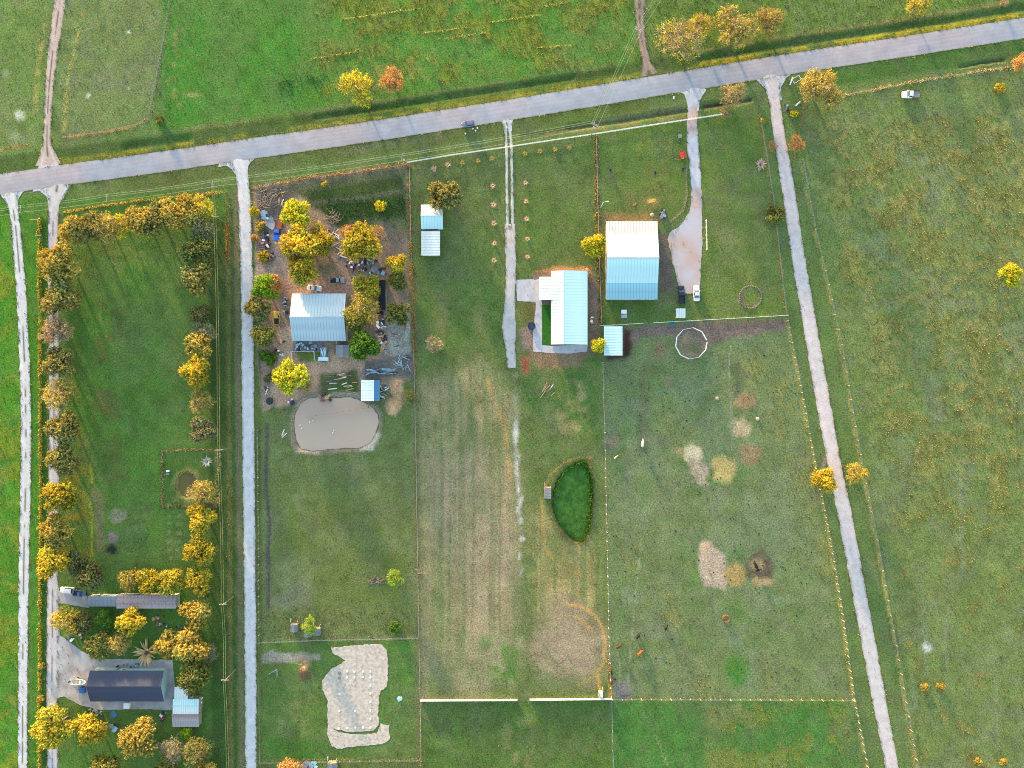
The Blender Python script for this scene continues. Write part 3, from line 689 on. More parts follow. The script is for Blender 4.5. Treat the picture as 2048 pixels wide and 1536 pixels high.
M_dirt = attr_mat("bare_dirt", fine=2.0, amt=0.3, bump=0.06, bscale=2.0, coarse=0.3)
def road_col(u, s, x, y):
    C = np.tile(lin((184, 174, 182)), (len(u), 1)) * (0.94 + 0.12 * fnoise(x, y, 30, 5))[:, None]
    t = smooth((fnoise(s, u, 150, 6, 2) - 0.45) / 0.2); C = mixc(C, np.tile(lin((168, 174, 190)), (len(u), 1)), t * 0.8)  # blue-grey stretches paint shade onto the pinkish sunlit road colour
    for c in (-0.55, -0.2, 0.25, 0.6):
        t = np.exp(-((u - c) / 0.09) ** 2) * (0.3 + 0.7 * fnoise(s, u * 0 + c * 40, 40, 9)); C = mixc(C, np.tile(lin((156, 158, 170)), (len(u), 1)), t * 0.6)
    t = smooth((np.abs(u) - 0.86) / 0.14); C = mixc(C, np.tile(lin((166, 150, 128)), (len(u), 1)), t * 0.7)
    return C
ribbon("main_road", [(x, y, 20.5) for x, y in ROAD], 0.05, road_col, M_asph, "wide grey country road crossing the top of the view", edge=0.8, na=21, step=2.0, seed=21, cat="road")
ribbon("dirt_drive", [(124, -60, 11), (120, 0, 11), (112, 60, 10.5), (105, 110, 9.5), (98, 180, 8), (95, 240, 7), (94, 284, 8), (95, 305, 15), (97, 330, 26)], 0.008,
       gravel((200, 176, 168), (212, 186, 176), (104, 98, 80), 0.14, 31, edge=(176, 150, 128)), M_grav, "pale pink dirt drive running north from the road at upper left", seed=31)
ribbon("farm_lane", [(14, 372, 22), (21, 395, 14), (27, 420, 8.5), (35, 490, 9), (43, 600, 9.5), (49, 720, 10), (52, 850, 10), (51, 980, 10), (48, 1120, 10), (46, 1300, 9), (45, 1540, 9), (44, 1700, 9)], 0.012,
       gravel((216, 213, 216), (224, 220, 222), (96, 102, 92), 0.16, 41), M_grav, "pale gravel lane at the far left edge with grassy centre", seed=41)
ribbon("tree_lane", [(116, 366, 26), (112, 388, 18), (108, 410, 11), (106, 470, 10), (107, 600, 10.5), (108, 800, 10.5), (108, 950, 10.5), (106, 1100, 10), (105, 1250, 11), (104, 1400, 11), (105, 1540, 10), (105, 1700, 10)], 0.016,
       gravel((204, 196, 200), (214, 206, 208), (120, 118, 108), 0.12, 51, edge=(150, 142, 138)), M_grav, "gravel lane running beneath the western row of trees", seed=51)
ribbon("long_lane", [(472, 306, 26), (478, 328, 15), (484, 350, 12), (488, 400, 12), (492, 500, 12), (494, 600, 12), (495.5, 750, 12), (497, 900, 12), (499, 1100, 11.5), (501, 1300, 11.5), (502, 1540, 11), (503, 1700, 11)], 0.020,
       gravel((212, 209, 214), (220, 218, 222), None, 0.1, 61, edge=(186, 174, 168)), M_grav, "straight pale gravel lane running south between the two western parcels", seed=61)
ribbon("right_lane", [(1538, 148, 26), (1546, 176, 14), (1551, 215, 11), (1560, 280, 11.5), (1572, 350, 12.5), (1581, 410, 12.5), (1596, 510, 13), (1613, 610, 13.5), (1630, 710, 14), (1641, 775, 14), (1656, 860, 14), (1672, 945, 13.5), (1690, 1030, 14), (1712, 1152, 14), (1736, 1280, 14), (1760, 1410, 13.5), (1785, 1540, 13), (1815, 1700, 13)], 0.024,
       gravel((216, 200, 200), (226, 210, 210), None, 0.1, 71, edge=(196, 170, 156), patch=(208, 200, 202)), M_grav, "pinkish gravel lane slanting down the right side", seed=71)
ribbon("field_track", [(1276, -80, 11), (1279, 0, 11), (1280, 50, 8), (1286, 90, 8), (1293, 125, 9), (1299, 150, 18)], 0.010,
       gravel((158, 138, 126), (182, 158, 146), (96, 98, 66), 0.25, 81, edge=(128, 118, 84)), M_dirt, "brown two-track entering the north field under the power pole", seed=81)
ribbon("two_track_west", [(1008, 236, 6), (1011, 262, 3), (1013, 300, 2.6), (1014, 380, 2.6), (1015, 460, 3)], 0.014, gravel((208, 202, 196), seed=91), M_grav, "western wheel track of the grassy drive to the white house", edge=0.8, na=5, seed=91)
ribbon("two_track_east", [(1014, 236, 6), (1020, 262, 3), (1023, 300, 2.6), (1024, 380, 2.6), (1025, 460, 3)], 0.018, gravel((208, 202, 196), seed=92), M_grav, "eastern wheel track of the grassy drive to the white house", edge=0.8, na=5, seed=92)
ribbon("house_drive", [(1020, 448, 10), (1021, 500, 10.5), (1022, 540, 10), (1021, 580, 10), (1019, 620, 11), (1018, 655, 14), (1021, 700, 10), (1024, 736, 8)], 0.026,
       gravel((214, 196, 188), (224, 206, 198), None, 0.1, 93, edge=(176, 150, 140), patch=(190, 188, 194)), M_grav, "pink gravel drive beside the white L-shaped house", seed=93)
ribbon("barn_drive", [(1388, 176, 18), (1387, 196, 12), (1385, 240, 10), (1386, 290, 11), (1391, 350, 10.5), (1393, 400, 11), (1388, 440, 15), (1378, 470, 28), (1372, 510, 30), (1377, 550, 24), (1380, 585, 16)], 0.028,
       gravel((198, 198, 212), (206, 204, 216), None, 0.1, 95, edge=(176, 166, 170), patch=(200, 170, 164)), M_grav, "grey gravel drive widening into the yard beside the big barn", edge=2.0, na=17, seed=95)  # pink patches paint sunlight onto the bluish shaded gravel

def sheet(name, outline, z, material, label, edge=0.0, step=2.0, seed=3, cat="pad", thick=0.0, kind="structure"):
    P = [Vector((p[0], p[1], 0)) for p in outline]; pts = []
    for i in range(len(P)):
        a, b = P[i], P[(i + 1) % len(P)]; n = max(1, int((b - a).length / step)) if edge else 1
        for k in range(n): pts.append(a.lerp(b, k / n))
    if edge:
        xs = np.array([p.x for p in pts]); ys = np.array([p.y for p in pts])
        dx = edge * 2 * (fnoise(xs, ys, 6, seed, 3) - 0.5); dy = edge * 2 * (fnoise(xs, ys, 6, seed + 5, 3) - 0.5)
        pts = [Vector((p.x + a, p.y + b, 0)) for p, a, b in zip(pts, dx, dy)]
    W3 = [W(p.x, p.y, 0, z) for p in pts]
    tri = tessellate_polygon([W3]); f = []
    for t in tri:
        a, b, c = (W3[i] for i in t)
        f.append(t if (b - a).cross(c - a).z > 0 else t[::-1])
    vs = list(W3); n = len(vs)
    if thick:
        vs += [v - Vector((0, 0, thick)) for v in W3]
        f += [(i, (i + 1) % n, n + (i + 1) % n, n + i) for i in range(n)]
    me = bpy.data.meshes.new(name); me.from_pydata([tuple(v) for v in vs], [], f)
    return tag(link(name, me, material), label, cat, kind=kind)
M_conc = mat("concrete", alb(196, 194, 204), 0.9, var=0.1, scale=0.5, bump=0.01)
M_sand = mat("sand_pad_soil", alb(222, 208, 197), 0.95, col2=alb(192, 174, 162), scale=0.9, bump=0.08)
M_turf = mat("artificial_turf", alb(40, 108, 26), 0.95, var=0.2, scale=2.0, bump=0.03)
M_mud = mat("muddy_water", alb(206, 178, 160), 0.6, var=0.03, scale=0.05, spec=0.1)
M_brown = mat("brown_pond_water", alb(112, 100, 38), 0.35, var=0.08, scale=0.1, spec=0.4)
M_weed = mat("duckweed", alb(76, 124, 46), 0.9, var=0.35, scale=0.5, bump=0.2)
sheet("concrete_apron", [(1068, 560), (1078, 558), (1084, 606), (1084, 690), (1102, 692), (1176, 688), (1174, 703), (1140, 707), (1100, 706), (1067, 703), (1066, 668), (1069, 640), (1072, 612)], 0.032, M_conc, "pale concrete walk and patio wrapped round the white L-shaped house", 0.6, seed=4)
sheet("concrete_parking", [(1032, 560), (1068, 558), (1072, 604), (1034, 602)], 0.036, M_conc, "square concrete parking pad west of the white house", 0.6, seed=6)
sheet("artificial_lawn", [(1083, 610), (1102, 610), (1105, 690), (1085, 690)], 0.05, M_turf, "vivid green rectangle of turf beside the white house", cat="lawn")
sheet("house_yard", [(112, 1160), (120, 1182), (175, 1190), (178, 1216), (116, 1205), (120, 1270), (135, 1280), (160, 1300), (195, 1318), (240, 1318), (345, 1320), (350, 1372), (344, 1420), (290, 1418), (200, 1420), (160, 1410), (128, 1392), (112, 1398), (100, 1400), (98, 1160)], 0.034,
      mat("yard_gravel", alb(196, 192, 196), 0.95, col2=alb(166, 158, 156), scale=0.25, bump=0.04), "pale gravel yard round the dark-roofed house", 1.5, seed=8)
sheet("building_pad", [(662, 1296), (700, 1292), (762, 1288), (774, 1300), (776, 1340), (774, 1372), (760, 1382), (756, 1420), (757, 1450), (745, 1462), (700, 1464), (672, 1458), (655, 1446), (655, 1400), (645, 1380), (644, 1360), (662, 1338), (690, 1322), (678, 1312), (664, 1306)], 0.10, M_sand, "pale sandy building pad with rows of white footings", 2.2, seed=9, thick=0.12)
sheet("spoil_bank", [(656, 1448), (672, 1462), (700, 1470), (755, 1466), (762, 1448), (778, 1450), (780, 1478), (770, 1488), (720, 1492), (675, 1498), (664, 1490), (654, 1470)], 0.06, M_sand, "strip of sandy spoil along the south side of the building pad", 3.0, seed=19, thick=0.08)
sheet("grey_slab", [(528, 438), (545, 434), (552, 450), (545, 460), (532, 452)], 0.05, M_conc, "broken grey concrete slab among the scrap by the lane", 1.0, seed=10)
M_deck = mat("paved_patio", alb(138, 136, 146), 0.9, var=0.25, scale=1.2, bump=0.02)
sheet("back_patio", [(588, 680), (645, 680), (645, 704), (586, 703)], 0.04, M_deck, "cluttered grey patio behind the silver-roofed house", 0.4)
sheet("barn_yard", [(1382, 418), (1364, 448), (1340, 465), (1335, 478), (1342, 508), (1351, 545), (1358, 582), (1376, 588), (1399, 584), (1403, 510), (1404, 440), (1403, 416)], 0.085, mat("yard_stone", alb(196, 192, 204), 0.95, col2=alb(196, 170, 164), scale=0.12, bump=0.03), "pale gravel yard east of the big barn, sunlit pink and shaded grey painted in", 1.6, seed=33)  # sun and shade on the yard are mixed into its colour
M_apron = mat("apron_gravel", alb(212, 212, 220), 0.95, col2=alb(186, 184, 192), scale=0.6, bump=0.02)
for pts, lb in (([(436, 334), (452, 331), (464, 338), (473, 352), (477, 372), (498, 374), (495, 348), (497, 330), (508, 318), (470, 305), (440, 318)], "long lane"),
                ([(-8, 392), (6, 388), (14, 396), (21, 418), (37, 418), (36, 402), (42, 388), (50, 380), (20, 368), (-10, 376)], "far left lane"),
                ([(66, 384), (80, 382), (94, 394), (98, 416), (117, 416), (122, 396), (134, 378), (138, 366), (100, 350), (66, 368)], "tree lane"),
                ([(66, 345), (76, 338), (86, 312), (88, 292), (101, 292), (106, 312), (120, 334), (128, 337), (120, 348), (70, 354)], "dirt drive"),
                ([(1498, 152), (1516, 162), (1530, 178), (1538, 200), (1563, 200), (1562, 176), (1572, 156), (1582, 148), (1560, 138), (1500, 140)], "right-hand lane"),
                ([(1352, 182), (1368, 188), (1374, 204), (1376, 222), (1397, 222), (1399, 204), (1404, 192), (1412, 180), (1400, 168), (1356, 172)], "barn drive"),
                ([(992, 240), (1004, 244), (1008, 262), (1024, 262), (1024, 246), (1028, 234), (1020, 226), (994, 230)], "grassy drive")):
    sheet("gravel_apron", pts, 0.045, M_apron, "pale gravel apron where the " + lb + " meets the main road", 1.2, seed=len(lb), cat="apron")
pw = sheet("pond_water", POND, -0.35, M_mud, "muddy grey-brown duck pond in the middle parcel", 0.8, cat="pond", seed=12)
sheet("pond_water", TINY, -0.45, M_brown, "small olive-brown garden pond inside the square of tall grass", 0.4, cat="pond", seed=13)
sheet("pond_water", WEED, -0.45, M_weed, "almond-shaped pond choked with dark green weed", 0.8, cat="pond", seed=14)

# ------------------------------------------------------------------ standing grass (nobody could count it)
M_grass = flat_attr_mat("dry_grass_blades")
def tufts(name, x, y, h, w, cols, label, seed=3):
    """each tuft: two crossed, leaning blades"""
    n = len(x); r = np.random.default_rng(seed)
    a = r.random(n) * math.pi
    base = np.stack([(x - 1024) * S, (768 - y) * S, ground_sample(x, y, HH) - 0.03], 1)
    V = np.zeros((n, 2, 3, 3)); lean = r.normal(0, 0.6, (n, 2, 2)) * h[:, None, None]
    for q in range(2):
        ang = a + q * math.pi / 2
        d = np.stack([np.cos(ang), np.sin(ang), 0 * ang], 1) * (w / 2)[:, None]
        V[:, q, 0] = base - d; V[:, q, 1] = base + d
        V[:, q, 2] = base + np.stack([lean[:, q, 0], lean[:, q, 1], h * (0.7 + 0.6 * r.random(n))], 1)
    F = np.arange(n * 6).reshape(-1, 3)
    me = np_mesh(name, V.reshape(-1, 3), F)
    set_cols(me, np.repeat(cols, 6, axis=0))
    return tag(link(name, me, M_grass), label, "grass", kind="stuff")
# field tufts, thick where the survey shows rough pasture
nc = 2300000
tx = RNG.uniform(-80, 2128, nc); ty = RNG.uniform(-60, 1596, nc)
keep = RNG.random(nc) < ground_sample(tx, ty, TUFT) * 0.5 + 0.006
keep &= RNG.random(nc) < np.clip((fnoise(tx, ty, 8, 411, 3) - 0.36) * 4.5, 0.05, 1) * 1.25
dr = ldist(ROAD, tx, ty); keep &= dr > 21
tx, ty = tx[keep], ty[keep]; n = len(tx)
gcol = ground_sample(tx, ty, GC) / GAIN
dry = np.array(alb(214, 206, 130)); mixv = np.clip(0.75 * RNG.random(n) * (0.12 + ground_sample(tx, ty, TUFT) * 1.5), 0, 0.9)
tc_ = gcol * (0.75 + 0.5 * RNG.random(n))[:, None] * (1 - mixv[:, None]) + dry * mixv[:, None]
tufts("field_grass", tx, ty, 0.10 + 0.22 * RNG.random(n) ** 1.5, 0.2 + 0.3 * RNG.random(n), tc_, "rough tufted grass scattered over the fields")
# tall grass along fences, ditches and pond banks
lx, ly, lh, lc = [], [], [], []
for pts, hw, c, h, dens in GRASS_LINES:
    R = resample([(p[0], p[1], 0) for p in pts], 1.0); m = int(len(R) * S * dens * 1.3)
    k = RNG.integers(0, len(R), m); g = fnoise(R[k, 0], R[k, 1], 14, int(hw * 10) + len(lx), 3)
    kk = RNG.random(m) < np.clip((g - 0.28) * 4, 0.12, 1); k = k[kk]; g = g[kk]; m = len(k)
    lx.append(R[k, 0] + RNG.normal(0, hw * 0.85, m)); ly.append(R[k, 1] + RNG.normal(0, hw * 0.85, m))
    lh.append(0.8 * h * (0.45 + 0.6 * RNG.random(m)) * (0.5 + g))
    v = (0.65 + 0.6 * RNG.random(m))[:, None]; grn = (RNG.random(m) < 0.3)[:, None]
    lc.append(np.where(grn, np.array(alb(96, 112, 50)), (np.array(alb(*c)) * 1.3 + np.array(alb(206, 186, 130)) * 0.5)) * v)
lx = np.concatenate(lx); ly = np.concatenate(ly); lh = np.concatenate(lh); lc = np.concatenate(lc)
tufts("tall_grass", lx, ly, lh, 0.12 + 0.2 * RNG.random(len(lx)), lc, "tall dry grass glowing along fences, ditches and pond banks", 5)
# verge grass creeping over the edges of every lane
ex = np.concatenate([e[:, 0] for e in EDGES]); ey = np.concatenate([e[:, 1] for e in EDGES])
kx = RNG.integers(0, len(ex), 30000)
ex = ex[kx] + RNG.normal(0, 1.5, len(kx)); ey = ey[kx] + RNG.normal(0, 1.5, len(kx))
okk = fnoise(ex, ey, 12, 611, 3) > 0.5; okk &= (ex > -80) & (ex < 2130) & (ey > -60) & (ey < 1600) & (ldist(ROAD, ex, ey) > 19.5)
ex, ey = ex[okk], ey[okk]; n = len(ex)
ec = np.where((RNG.random(n) < 0.35)[:, None], np.array(alb(196, 172, 110)), np.array(alb(112, 132, 66))) * (0.8 + 0.7 * RNG.random(n))[:, None]
tufts("verge_grass", ex, ey, 0.10 + 0.22 * RNG.random(n), 0.2 + 0.3 * RNG.random(n), ec, "ragged verge grass along the edges of the lanes", 8)
# dark leafy clumps in the north field
bx_ = np.concatenate([RNG.normal(575, 13, 60), RNG.normal(632, 14, 50), RNG.uniform(650, 812, 500)]); by_ = np.concatenate([RNG.normal(174, 10, 60), RNG.normal(162, 7, 50), RNG.uniform(396, 440, 500)])
n = len(bx_); tufts("leafy_weeds", bx_, by_, 0.2 + 0.25 * RNG.random(n), 0.3 + 0.3 * RNG.random(n), np.array(alb(84, 128, 66))[None] * (0.6 + 0.7 * RNG.random(n))[:, None], "dark leafy weeds in clumps in the north field and garden plot", 9)
# weed mass on the almond pond
wx = RNG.uniform(1098, 1188, 9000); wy = RNG.uniform(918, 1092, 9000)
wk = sdist(WEED, wx, wy) < 2; wx, wy = wx[wk], wy[wk]; n = len(wx)
wc = np.array(alb(84, 134, 48))[None] * (0.5 + 1.0 * RNG.random(n))[:, None]
yl = (wy > 1010) & (RNG.random(n) < 0.3); wc[yl] = np.array(alb(120, 124, 44))
o = tufts("pond_weed", wx, wy, 0.7 + 0.2 * RNG.random(n), 0.2 + 0.3 * RNG.random(n), wc, "dark green water weed filling the almond-shaped pond", 6)

# ------------------------------------------------------------------ trees
M_leaf = leaf_mat("leaves")
M_bark = mat("bark", alb(120, 104, 92), 0.95, var=0.3, scale=3, bump=0.03)
M_pale = mat("pale_bark", alb(186, 160, 136), 0.95, var=0.25, scale=3, bump=0.02)
def make_tree_meshes(seed, twigs=420, per=15, leaf=0.06, spread=0.42, flat=0.8, lobes=6, branchy=0, trunk_h=0.55, open_=0.0):
    """unit tree: crown radius 1; returns (trunk mesh, crown mesh)"""
    r = np.random.default_rng(seed); mb = MB()
    top = trunk_h + flat * 0.9
    mb.tube([(0, 0, -0.05), (0.02, 0.01, trunk_h * 0.6), (0.03, -0.02, trunk_h + flat * 0.35)], [0.075, 0.055, 0.03], 7)
    L = []
    for k in range(lobes):
        a = TAU * k / lobes + r.normal(0, 0.35); rr = r.uniform(0.38, 0.66) if k else 0.1
        L.append((np.array([math.cos(a) * rr, math.sin(a) * rr, trunk_h + flat * r.uniform(0.3, 0.62)]), r.uniform(0.36, 0.52)))
    L.append((np.array([r.normal(0, 0.1), r.normal(0, 0.1), trunk_h + flat * 0.72]), 0.45))
    for c, rad in L:
        m = c * np.array([0.5, 0.5, 0.75]) + r.normal(0, 0.03, 3)
        mb.tube([(0, 0, trunk_h * 0.55), tuple(m), tuple(c)], [0.045, 0.028, 0.012], 5)
        for q in range(4 + branchy):
            d = r.normal(0, 1, 3); d[2] = abs(d[2]) * 0.8 + 0.1; d /= np.linalg.norm(d)
            e = c + d * rad * r.uniform(0.7, 1.05); mid = (c + e) / 2 + r.normal(0, 0.03, 3)
            mb.tube([tuple(c * 0.85 + m * 0.15), tuple(mid), tuple(e)], [0.014, 0.009, 0.004], 3, cap=False)
            if branchy:
                for z in range(3):
                    d2 = d + r.normal(0, 0.6, 3); d2 /= np.linalg.norm(d2)
                    mb.tube([tuple(mid), tuple(mid + d2 * rad * 0.55)], [0.007, 0.003], 3, cap=False)
    trunk = mb.mesh("trunk", True)
    P = []; D = []; SH = []; HU = []
    ltone = r.uniform(0.75, 1.2, len(L)); lhue = r.normal(0, 0.09, len(L))
    for t in range(twigs):
        li = r.integers(len(L)); c, rad = L[li]
        d = r.normal(0, 1, 3); d[2] = d[2] * 0.75 + 0.25
        d /= np.linalg.norm(d) + 1e-9
        tip = c + d * rad * r.uniform(0.72, 1.12); base = c + d * rad * r.uniform(0.25, 0.5)
        tone = r.uniform(0.6, 1.3) * ltone[li]
        u = r.random(per) ** 0.7
        pts = base[None] * (1 - u[:, None]) + tip[None] * u[:, None] + r.normal(0, leaf * spread * 1.6, (per, 3)) * (1.3 - 0.7 * u[:, None])
        P.append(pts); D.append(np.repeat(d[None], per, 0)); SH.append(np.full(per, tone) * r.uniform(0.75, 1.25, per)); HU.append(np.full(per, lhue[li] + r.normal(0, 0.08)))
    P = np.concatenate(P); D = np.concatenate(D); SH = np.concatenate(SH)
    P[:, 2] = np.maximum(P[:, 2], 0.12)
    n = len(P)
    nr = D + r.normal(0, 0.55, (n, 3)) + np.array([0, 0, 0.05]); nr /= np.linalg.norm(nr, axis=1)[:, None]
    ax = np.cross(nr, r.normal(0, 1, (n, 3))); ax /= np.linalg.norm(ax, axis=1)[:, None] + 1e-9
    s = np.cross(nr, ax)
    l = leaf * r.uniform(0.6, 1.3, n)[:, None]
    V = np.stack([P - ax * l, P + s * l * 0.55, P + ax * l, P - s * l * 0.55], 1).reshape(-1, 3)
    me = np_mesh("crown", V, np.arange(n * 4).reshape(-1, 4))
    hue = np.concatenate(HU) + r.normal(0, 0.06, n)
    col = np.stack([SH * (1 + hue), SH, SH * (1 - hue)], 1)
    set_cols(me, np.repeat(np.clip(col, 0.2, 1.8), 4, axis=0))
    me.materials.append(M_leaf)
    return trunk, me
PROTO = {}
def protos(kind, n, bark, **kw):
    PROTO[kind] = []
    for k in range(n):
        t, c = make_tree_meshes(200 + 37 * k + sum(map(ord, kind)), **kw)
        t.materials.append(bark); PROTO[kind].append((t, c))
protos('oak', 4, M_bark, twigs=1100, per=16, leaf=0.040, lobes=7)
protos('full', 4, M_bark, twigs=1250, per=17, leaf=0.036, lobes=9, flat=0.9)
protos('airy', 4, M_pale, twigs=480, per=12, leaf=0.032, lobes=9, branchy=5, spread=0.8)
protos('bare', 3, M_pale, twigs=330, per=9, leaf=0.026, lobes=10, branchy=8, spread=0.9)
protos('bush', 3, M_bark, twigs=420, per=14, leaf=0.06, lobes=6, trunk_h=0.15, flat=0.7)
TINT = {'oak': (0.18, 0.165, 0.05), 'dark': (0.11, 0.115, 0.045), 'gold': (0.31, 0.25, 0.03), 'yellow': (0.37, 0.33, 0.025), 'olive': (0.13, 0.135, 0.035),
        'green': (0.075, 0.15, 0.022), 'lime': (0.16, 0.26, 0.02), 'rust': (0.38, 0.20, 0.06), 'grey': (0.165, 0.165, 0.08), 'pinkish': (0.30, 0.22, 0.12), 'ochre': (0.27, 0.215, 0.05)}
_ti = [0]
def tree(px, py, r, kind, tint, label, group=None, hs=1.0, name="tree", cat="tree"):
    """r: crown radius in survey units as seen from above; the crown's middle height is allowed for"""
    _ti[0] += 1; k = _ti[0]; rm = r * S
    hmid = rm * 0.9 * hs
    p = W(px, py, hmid, 0.0)
    p.z = float(ground_sample([px], [py], HH)[0]) if abs(px - 1024) < 1100 else 0.0
    t, c = PROTO[kind][k % len(PROTO[kind])]
    root = thing(name, label, cat, p, 0, group)
    rz = (k * 2.39996) % TAU; v = 0.9 + 0.2 * ((k * 0.618) % 1)
    tr = link("trunk", t, None, root); cr = link("crown", c, None, root)
    for o in (tr, cr):
        o.rotation_euler = (0, 0, rz); o.scale = (rm * 1.1, rm * 1.1, rm * hs * v)
    b = np.array(TINT[tint]) * (0.9 + 0.25 * ((k * 0.377) % 1))
    cr.color = (*(b * 1.5), 1)
    return root
ORD = ["first", "second", "third", "fourth", "fifth", "sixth", "seventh", "eighth", "ninth", "tenth", "eleventh", "twelfth", "thirteenth", "fourteenth", "fifteenth", "sixteenth"]
g = "western row of trees over the lane"
for i, (x, y, r, k, t) in enumerate([(122, 528, 42, 'oak', 'ochre'), (124, 596, 39, 'oak', 'oak'), (114, 660, 33, 'airy', 'pinkish'), (120, 724, 32, 'oak', 'oak'), (118, 788, 37, 'airy', 'ochre'), (130, 856, 35, 'oak', 'oak'), (126, 920, 35, 'oak', 'oak'), (123, 992, 33, 'oak', 'gold'), (114, 1060, 34, 'oak', 'ochre'), (106, 1122, 36, 'oak', 'gold')]):
    tree(x, y, r, k, t, f"{ORD[i]} tree from the road in the row over the western tree lane", g)
tree(90, 528, 15, 'oak', 'ochre', "small orange tree leaning west of the tree lane near its north end")
tree(94, 607, 13, 'airy', 'pinkish', "small pale tree on the west edge of the tree lane, second from the road")
tree(146, 1128, 26, 'oak', 'dark', "dark tree just east of the tree lane above the parked white car")
tree(184, 1152, 28, 'oak', 'dark', "dark spreading tree north of the parked blue pickup")
g = "trees along the north hedge of the long lawn"
for i, (x, y, r, k, t) in enumerate([(148, 462, 32, 'oak', 'ochre'), (178, 458, 30, 'oak', 'oak'), (210, 456, 33, 'airy', 'ochre'), (242, 452, 24, 'airy', 'yellow'), (282, 440, 33, 'oak', 'ochre'), (312, 438, 33, 'oak', 'oak'), (342, 432, 34, 'oak', 'ochre'), (372, 426, 34, 'oak', 'ochre'), (403, 416, 29, 'airy', 'yellow')]):
    tree(x, y, r, k, t, f"{ORD[i]} tree from the west in the row along the lawn's north edge", g)
g = "eastern row of trees beside the wires"
for i, (x, y, r, k, t) in enumerate([(406, 460, 28, 'airy', 'grey'), (396, 498, 32, 'full', 'olive'), (394, 556, 35, 'oak', 'oak'), (402, 628, 22, 'oak', 'dark'), (408, 664, 24, 'airy', 'grey'), (397, 692, 28, 'oak', 'ochre'), (393, 742, 31, 'full', 'gold'), (402, 802, 27, 'airy', 'ochre'), (408, 860, 28, 'full', 'grey'), (406, 986, 28, 'airy', 'ochre'), (402, 1036, 29, 'full', 'gold'), (397, 1098, 30, 'full', 'gold'), (396, 1160, 28, 'oak', 'gold')]):
    tree(x, y, r, k, t, f"{ORD[i]} tree from the north in the row west of the thin wires", g)
tree(418, 1006, 17, 'airy', 'dark', "grey leafless tree squeezed between two golden trees by the garden pond")
tree(414, 1180, 15, 'oak', 'dark', "small dark tree at the south end of the eastern row")
# round the dark-roofed house
tree(258, 1160, 24, 'oak', 'ochre', "orange tree at the west end of the clump north of the rusted trailer roof")
tree(300, 1160, 26, 'full', 'gold', "bright gold tree in the middle of the clump north of the rusted trailer roof")
tree(342, 1162, 26, 'full', 'gold', "bright gold tree at the east end of the clump north of the rusted trailer roof")
tree(136, 1240, 31, 'airy', 'gold', "gold tree on the corner of the gravel yard below the camper")
tree(166, 1246, 24, 'oak', 'dark', "dark tree between the gold corner tree and the round green tree")
tree(205, 1241, 20, 'full', 'green', "round bright green tree south of the camper")
tree(262, 1246, 29, 'oak', 'gold', "golden mottled tree just south of the rusted trailer roof")
tree(392, 1228, 32, 'oak', 'ochre', "orange tree east of the rusted trailer roof beside the wires")
tree(196, 1292, 30, 'oak', 'olive', "olive tree at the edge of the gravel yard north-west of the dark roof")
tree(240, 1284, 26, 'airy', 'ochre', "thin brown tree north of the dark roof's west half")
tree(336, 1288, 30, 'oak', 'ochre', "orange tree north of the dark roof's east end")
tree(384, 1290, 36, 'oak', 'ochre', "largest orange tree north-east of the dark-roofed house")
tree(388, 1350, 36, 'oak', 'olive', "dark olive tree crowding the east gable of the dark-roofed house")
tree(415, 1305, 20, 'bare', 'grey', "grey leafless tree beside the wires east of the orange clump")
tree(112, 1452, 40, 'full', 'gold', "large gold tree arching over the lane at lower left")
tree(180, 1458, 32, 'full', 'gold', "gold tree right beside the large one at lower left")
tree(284, 1474, 36, 'full', 'ochre', "round orange-gold tree south of the dark-roofed house")
tree(373, 1466, 13, 'full', 'lime', "small lime green tree below the rusty patched shed")
tree(394, 1502, 30, 'airy', 'olive', "olive tree by the wires near the bottom edge")
tree(345, 1500, 26, 'bare', 'grey', "thin leafless tree between the orange tree and the patched shed")
tree(210, 1540, 34, 'oak', 'olive', "dark tree cut by the bottom edge left of the orange tree")
tree(330, 1546, 30, 'oak', 'olive', "dark tree cut by the bottom edge below the thin leafless tree")
tree(410, 1548, 26, 'oak', 'ochre', "orange tree cut by the bottom edge beside the wires")
for i, y in enumerate((1335, 1400, 1495)):
    tree(80, y, 8, 'bush', 'ochre', f"{ORD[i]} small orange shrub from the north in the grass strip by the lower lane", "shrubs in the grass strip", name="shrub", cat="shrub")
# homestead parcel
tree(590, 430, 30, 'full', 'yellow', "round bright yellow tree beside the scrap yard")
tree(600, 486, 36, 'full', 'gold', "large gold tree south of the round yellow tree")
tree(642, 488, 24, 'full', 'gold', "gold tree joined to the east side of the large gold tree")
tree(634, 460, 17, 'airy', 'gold', "small orange-gold tree above the plank pile")
tree(608, 536, 34, 'oak', 'gold', "gold and olive tree north-west of the parked white sedan")
tree(652, 540, 20, 'bare', 'olive', "thin bare tree above the grey pickup")
tree(698, 464, 20, 'bare', 'rust', "rust-coloured bare tree west of the widest gold tree")
tree(722, 484, 40, 'full', 'gold', "widest gold tree in the middle of the homestead")
tree(753, 466, 17, 'bare', 'rust', "rust-coloured bare tree at the east side of the widest gold tree")
tree(793, 528, 22, 'oak', 'gold', "gold tree near the east fence of the homestead")
tree(795, 562, 21, 'oak', 'olive', "olive tree just south of the gold one near the east fence")
tree(796, 628, 25, 'oak', 'olive', "dark green tree by the east fence level with the silver roof")
tree(736, 572, 27, 'full', 'gold', "gold tree touching the black roof")
tree(724, 620, 36, 'airy', 'gold', "pale gold feathery tree overhanging the silver roof's east end")
tree(712, 640, 26, 'oak', 'olive', "dark tree beneath the feathery one at the silver roof's corner")
tree(726, 690, 32, 'full', 'green', "leafy green tree south-east of the silver roof")
tree(760, 412, 12, 'bush', 'yellow', "small yellow tree alone in the dark garden plot")
